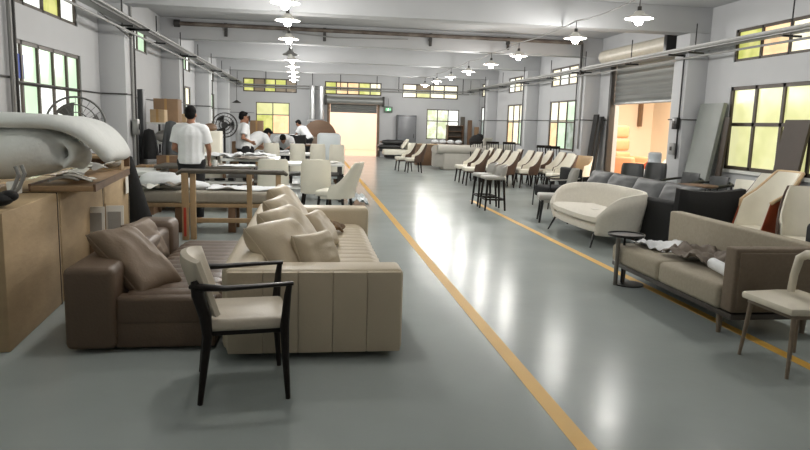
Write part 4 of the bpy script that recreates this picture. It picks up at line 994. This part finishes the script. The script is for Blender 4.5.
# ---- fans
def fan(label, loc_, rz, R, zc, m, stand=True, name='standing_fan'):
    t = thing(name, label, 'fan', loc_, rz)
    for d in (-.07,.09):
        for k,rr in enumerate((1,.72,.44)):
            MB().tube([(R*rr*cos(a*pi/18), d*(1-.0*k)+(-.04 if d<0 else .03)*(k>0), zc+R*rr*sin(a*pi/18)) for a in range(36)], .006 if k else .011, 6, closed=True).build('cage_ring', m, t)
    w = MB()
    for k in range(24):
        a = 2*pi*k/24
        w.tube([(.05*cos(a),-.12,zc+.05*sin(a)),(R*.6*cos(a),-.11,zc+R*.6*sin(a)),(R*cos(a),-.05,zc+R*sin(a))],.003,4)
        w.tube([(R*cos(a),-.05,zc+R*sin(a)),(R*cos(a),.08,zc+R*sin(a))],.003,4)
    w.build('cage_wires', m, t)
    for k in range(3):
        a0 = 2*pi*k/3
        MB().shell(lambda u,v: ((.05+(R*.8-.05)*u)*cos(a0+(v-.5)*(.5+.5*u)), -.03+.06*v, zc+(.05+(R*.8-.05)*u)*sin(a0+(v-.5)*(.5+.5*u))), 8, 6, .004).build('blade', m if R > .3 else BLACKM, t)
    MB().cyl((0,-.05,zc),(0,.2,zc),.07,.07,16).build('motor', BLACKM, t)
    if stand:
        MB().cyl((0,.12,0.03),(0,.12,zc),.022,None,10).build('pole', BLACKM, t); MB().lathe([(0,0),(.24,0),(.22,.04),(0,.05)],c=(0,.12,0),seg=24).build('base', BLACKM, t)
    return t
fan('large round wire-cage fan in front of the near left window', (-3.02,9.3,0), radians(18), .35, 1.42, mat('grey_wire', S(120,120,118), .5, metal=.3))
fan('black standing fan beside the phoning man', (-1.83,15.0,0), radians(10), .26, 1.41, DSTEEL)

# ================================================================ PEOPLE
def cap(b, p, q, r0, r1, n=6, seg=12):
    p, q = Vector(p), Vector(q); pts=[]; rr=[]; d=(q-p).normalized()
    for k in range(4): a=k/4*pi/2; pts.append(p-d*r0*cos(a)); rr.append(max(1e-3,r0*sin(a)))
    for k in range(n+1): s_=k/n; pts.append(p.lerp(q,s_)); rr.append(r0+(r1-r0)*s_)
    for k in range(3,-1,-1): a=k/4*pi/2; pts.append(q+d*r1*cos(a)); rr.append(max(1e-3,r1*sin(a)))
    b.tube(pts, rr, seg)
def person(label, loc_, rz, J, head_rz=0, head_rx=0, hold=None, scale=1.0):
    """J: dict of joints, facing +y"""
    t = thing('person', label, 'person', loc_, rz)
    j = {k: Vector(v) for k, v in J.items()}
    b = MB()
    HM = Matrix.Translation(j['head']) @ Matrix.Rotation(head_rz,4,'Z') @ Matrix.Rotation(head_rx,4,'X')
    def hell(c, r): 
        bb = bmesh.new(); bmesh.ops.create_uvsphere(bb, u_segments=18, v_segments=12, radius=1); b.merge(bb, HM @ Matrix.Translation(c) @ Matrix.Diagonal((*r,1)))
    hell((0,-.005,.03),(.074,.092,.092)); hell((0,.02,-.035),(.06,.07,.075)); hell((0,.055,-.085),(.032,.03,.03))
    hell((0,.098,-.012),(.013,.018,.022)); hell((0,.088,.012),(.01,.014,.025)); hell((0,.082,-.055),(.026,.012,.009))
    for s in (-1,1): hell((s*.076,-.005,-.01),(.01,.018,.032))
    cap(b, j['neck'], HM @ Vector((0,-.01,-.05)), .056, .052)
    cap(b, j['chest']+(j['shl']-j['shr'])*.2, j['chest']+(j['shr']-j['shl'])*.2, .095, .095)
    cap(b, j['pelvis'], j['chest'], .105, .105)
    for s in ('l','r'):
        cap(b, j['neck'], j['sh'+s], .05, .055); cap(b, j['sh'+s], j['el'+s], .052, .04); cap(b, j['el'+s], j['wr'+s], .039, .026)
        hd = (j['wr'+s]-j['el'+s]).normalized(); sd = hd.cross(Vector((0,1,0))); sd = sd.normalized() if sd.length>.2 else hd.cross(Vector((1,0,0))).normalized()
        pn = hd.cross(sd).normalized(); w = j['wr'+s]
        fw = pn if abs(pn.y) > .3 else sd; ot = fw.cross(hd).normalized()
        sgn = 1 if fw.y > 0 else -1; fw = fw*sgn
        for k in range(4):
            o_ = fw*(.027-.018*k); cap(b, w+o_*.5, w+hd*.085+o_, .015, .013, 3, 8)
            L_ = (.072,.08,.074,.058)[k]; cu = ot*(.02 if s=='r' else -.02)
            cap(b, w+hd*.085+o_, w+hd*(.085+L_*.5)+o_+cu*.4, .0095, .009, 2, 8); cap(b, w+hd*(.085+L_*.5)+o_+cu*.4, w+hd*(.085+L_*.95)+o_*.95+cu*1.5, .009, .0078, 2, 8)
        cap(b, w+hd*.025+fw*.02, w+hd*.06+fw*.05, .013, .0105, 2, 8); cap(b, w+hd*.06+fw*.05, w+hd*.095+fw*.055, .0105, .009, 2, 8)
        cap(b, j['hip'+s], j['kn'+s], .085, .055); cap(b, j['kn'+s], j['an'+s], .054, .036)
        cap(b, j['an'+s]+Vector((0,-.02,-.04)), j['an'+s]+Vector((0,.16,-.055)), .035, .03)
    body = b.build('body', SKIN, t); r = body.modifiers.new('r','REMESH'); r.mode='VOXEL'; r.voxel_size=.008; r.use_smooth_shade=True; s_=body.modifiers.new('s','SMOOTH'); s_.iterations=3
    # eyes
    for s in (-1,1):
        e = MB(); bb = bmesh.new(); bmesh.ops.create_uvsphere(bb, u_segments=10, v_segments=8, radius=1); e.merge(bb, HM @ Matrix.Translation((s*.03,.082,.005)) @ Matrix.Diagonal((.012,.009,.007,1))); e.build('eye', BLACKM, t)
    h = MB()
    for c, rr in (((0,-.018,.05),(.083,.095,.088)),((0,-.05,.0),(.077,.062,.075)),((0,.04,.095),(.06,.05,.035))):
        bb = bmesh.new(); bmesh.ops.create_uvsphere(bb, u_segments=18, v_segments=12, radius=1); h.merge(bb, HM @ Matrix.Translation(c) @ Matrix.Diagonal((*rr,1)))
    o = h.build('hair', HAIR, t); r = o.modifiers.new('r','REMESH'); r.mode='VOXEL'; r.voxel_size=.01; r.use_smooth_shade=True
    # shirt
    m = MB(); hem = j['pelvis'].lerp(j['chest'],-.12)
    ax = (j['chest']-j['pelvis']).normalized(); sx = (j['shl']-j['shr']).normalized(); fy = ax.cross(sx).normalized()
    rows = []
    for s_, wx, wy in ((-.2,.195,.165),(.0,.195,.165),(.3,.185,.155),(.6,.185,.155),(.85,.2,.155),(1.05,.21,.15),(1.2,.2,.135),(1.36,.15,.11),(1.46,.085,.085)):
        rows.append((j['pelvis'].lerp(j['chest'],s_), wx, wy))
    bb = bmesh.new(); rg = []
    for c, wx, wy in rows:
        rg.append([bb.verts.new(c+sx*wx*cos(a*pi/12)+fy*wy*sin(a*pi/12)*(1+.05*sin(3*a))) for a in range(24)])
    for A,B in zip(rg,rg[1:]):
        for k in range(24): bb.faces.new((A[k],A[(k+1)%24],B[(k+1)%24],B[k]))
    bb.faces.new(rg[0]); bb.faces.new(rg[-1]); bmesh.ops.recalc_face_normals(bb, faces=bb.faces); m.merge(bb)
    for s in ('l','r'):
        a, c = j['sh'+s], j['el'+s]; m.tube([a.lerp(c,-.12),a,a.lerp(c,.4),a.lerp(c,.72)],[.06,.085,.085,.086],14)
        cap(m, j['neck']-ax*.03, a, .07, .08)
    o = m.build('shirt', SHIRT, t); r = o.modifiers.new('r','REMESH'); r.mode='VOXEL'; r.voxel_size=.012; r.use_smooth_shade=True; s_=o.modifiers.new('s','SMOOTH'); s_.iterations=4
    m = MB(); cap(m, j['hipl'], j['hipr'], .12,.12); cap(m, j['pelvis'], j['pelvis']-ax*.03, .13,.13)
    for s in ('l','r'): m.tube([j['hip'+s],j['hip'+s].lerp(j['kn'+s],.4),j['kn'+s],j['kn'+s].lerp(j['an'+s],.6),j['an'+s]],[.115,.1,.08,.068,.064],14)
    o = m.build('trousers', TROU, t); r = o.modifiers.new('r','REMESH'); r.mode='VOXEL'; r.voxel_size=.014; r.use_smooth_shade=True
    for s in ('l','r'):
        a = j['an'+s]; MB().ell(a+Vector((0,.05,-.055)),(.05,.14,.04)).build('shoe', BLACKM, t)
    return t
def pose(**k):
    J = dict(pelvis=(0,0,.95), chest=(0,-.01,1.28), neck=(0,-.01,1.45), head=(0,.01,1.59), shl=(-.18,-.01,1.38), shr=(.18,-.01,1.38),
             ell=(-.24,-.02,1.10), elr=(.24,-.02,1.10), wrl=(-.25,.06,.87), wrr=(.25,.06,.87), hipl=(-.09,0,.90), hipr=(.09,0,.90),
             knl=(-.1,.02,.5), knr=(.1,.02,.5), anl=(-.11,-.02,.09), anr=(.11,-.02,.09)); J.update(k); return J
person('person in a white polo shirt standing with back to the camera at the work table', (-1.72,10.15,0), radians(-4), pose(wrl=(-.16,.26,1.0), elr=(.25,.02,1.1), wrr=(.2,.24,.93)), 0, radians(-6))
t = person('person in a white shirt standing side-on with a phone to the ear, hand on hip', (-1.5,15.6,0), radians(-62), pose(elr=(.27,-.12,1.13), wrr=(.17,.1,1.05), ell=(-.26,.16,1.25), wrl=(-.13,.16,1.5)), 0, radians(-8))
o = MB().box(-.012,.012,-.04,.04,-.07,.07,.005).build('mobile_phone', BLACKM); o.location=(-1.36,15.70,1.56); tag(o,'black phone held to the ear of the side-on person','phone')
person('person in a white shirt bending low over the white table beside the far chairs', (-1.35,16.95-.9,0), radians(-55), pose(pelvis=(0,-.12,.92), chest=(0,.16,1.12), neck=(0,.30,1.2), head=(0,.42,1.22), shl=(-.18,.24,1.16), shr=(.18,.24,1.16), ell=(-.24,.34,.93), elr=(.24,.34,.93), wrl=(-.16,.52,.86), wrr=(.16,.52,.86), hipl=(-.09,-.12,.88), hipr=(.09,-.12,.88), knl=(-.1,-.04,.48), knr=(.1,-.04,.48), anl=(-.11,-.1,.09), anr=(.11,-.1,.09)), 0, radians(-45))
person('person in a white shirt leaning forward beside the half-round board by the far wall', (-.15,24.3,0), radians(60), pose(pelvis=(0,-.12,.94), chest=(0,.08,1.2), neck=(0,.2,1.34), head=(0,.30,1.45), shl=(-.18,.13,1.29), shr=(.18,.13,1.29), ell=(-.24,.25,1.05), elr=(.24,.25,1.05), wrl=(-.14,.42,1.0), wrr=(.14,.42,1.0), hipl=(-.09,-.12,.9), hipr=(.09,-.12,.9)), 0, radians(-30))
person('person in white bent face-down over the far end of the table, back towards the chairs', (-.65,17.9,0), radians(175), pose(pelvis=(0,-.15,.92), chest=(0,.14,1.05), neck=(0,.28,1.1), head=(0,.4,1.07), shl=(-.18,.22,1.07), shr=(.18,.22,1.07), ell=(-.24,.34,.9), elr=(.24,.34,.9), wrl=(-.14,.5,.85), wrr=(.14,.5,.85), hipl=(-.09,-.15,.88), hipr=(.09,-.15,.88), knl=(-.1,-.06,.48), knr=(.1,-.06,.48), anl=(-.11,-.1,.09), anr=(.11,-.1,.09)), 0, radians(-60))

# ================================================================ LIGHTS
def area(name, loc_, rot, sx, sy, e, col):
    d = bpy.data.lights.new(name,'AREA'); d.shape='RECTANGLE'; d.size=sx; d.size_y=sy; d.energy=e; d.color=col
    o = bpy.data.objects.new(name,d); o.location=loc_; o.rotation_euler=rot; COL.objects.link(o)
area('side_room_light', (10.3,16,3.5), (0,0,0), 3.5, 8, 720, (1,.92,.80))
area('yard_light', (2,35,3.9), (0,0,0), 6, 6, 470, (1,.76,.66))
w = bpy.data.worlds.new('World'); C.world = w; w.use_nodes = True
w.node_tree.nodes['Background'].inputs[0].default_value = (.85,.92,1,1); w.node_tree.nodes['Background'].inputs[1].default_value = 1.0

# ================================================================ CAMERA
psi, th, al_ = radians(8.2929), radians(8.6475), radians(1.7)
f = Vector((sin(psi)*cos(th), cos(psi)*cos(th), -sin(th))); r0 = Vector((cos(psi),-sin(psi),0)); u0 = r0.cross(f)
r_ = r0*cos(al_)+u0*sin(al_); u_ = u0*cos(al_)-r0*sin(al_)
cd = bpy.data.cameras.new('camera'); cam = bpy.data.objects.new('camera', cd); COL.objects.link(cam)
M = Matrix((r_, u_, -f)).transposed().to_4x4(); M.translation = Vector((0,0,1.55)); cam.matrix_world = M
cd.sensor_width = 36; cd.lens = 665/810*36; cd.clip_start = .05; cd.clip_end = 200
C.camera = cam
vs = C.view_settings; C.display_settings.display_device = 'sRGB'
vs.view_transform = 'Standard'; vs.look = 'None'; vs.exposure = 0.0; vs.gamma = 1; vs.use_curve_mapping = False
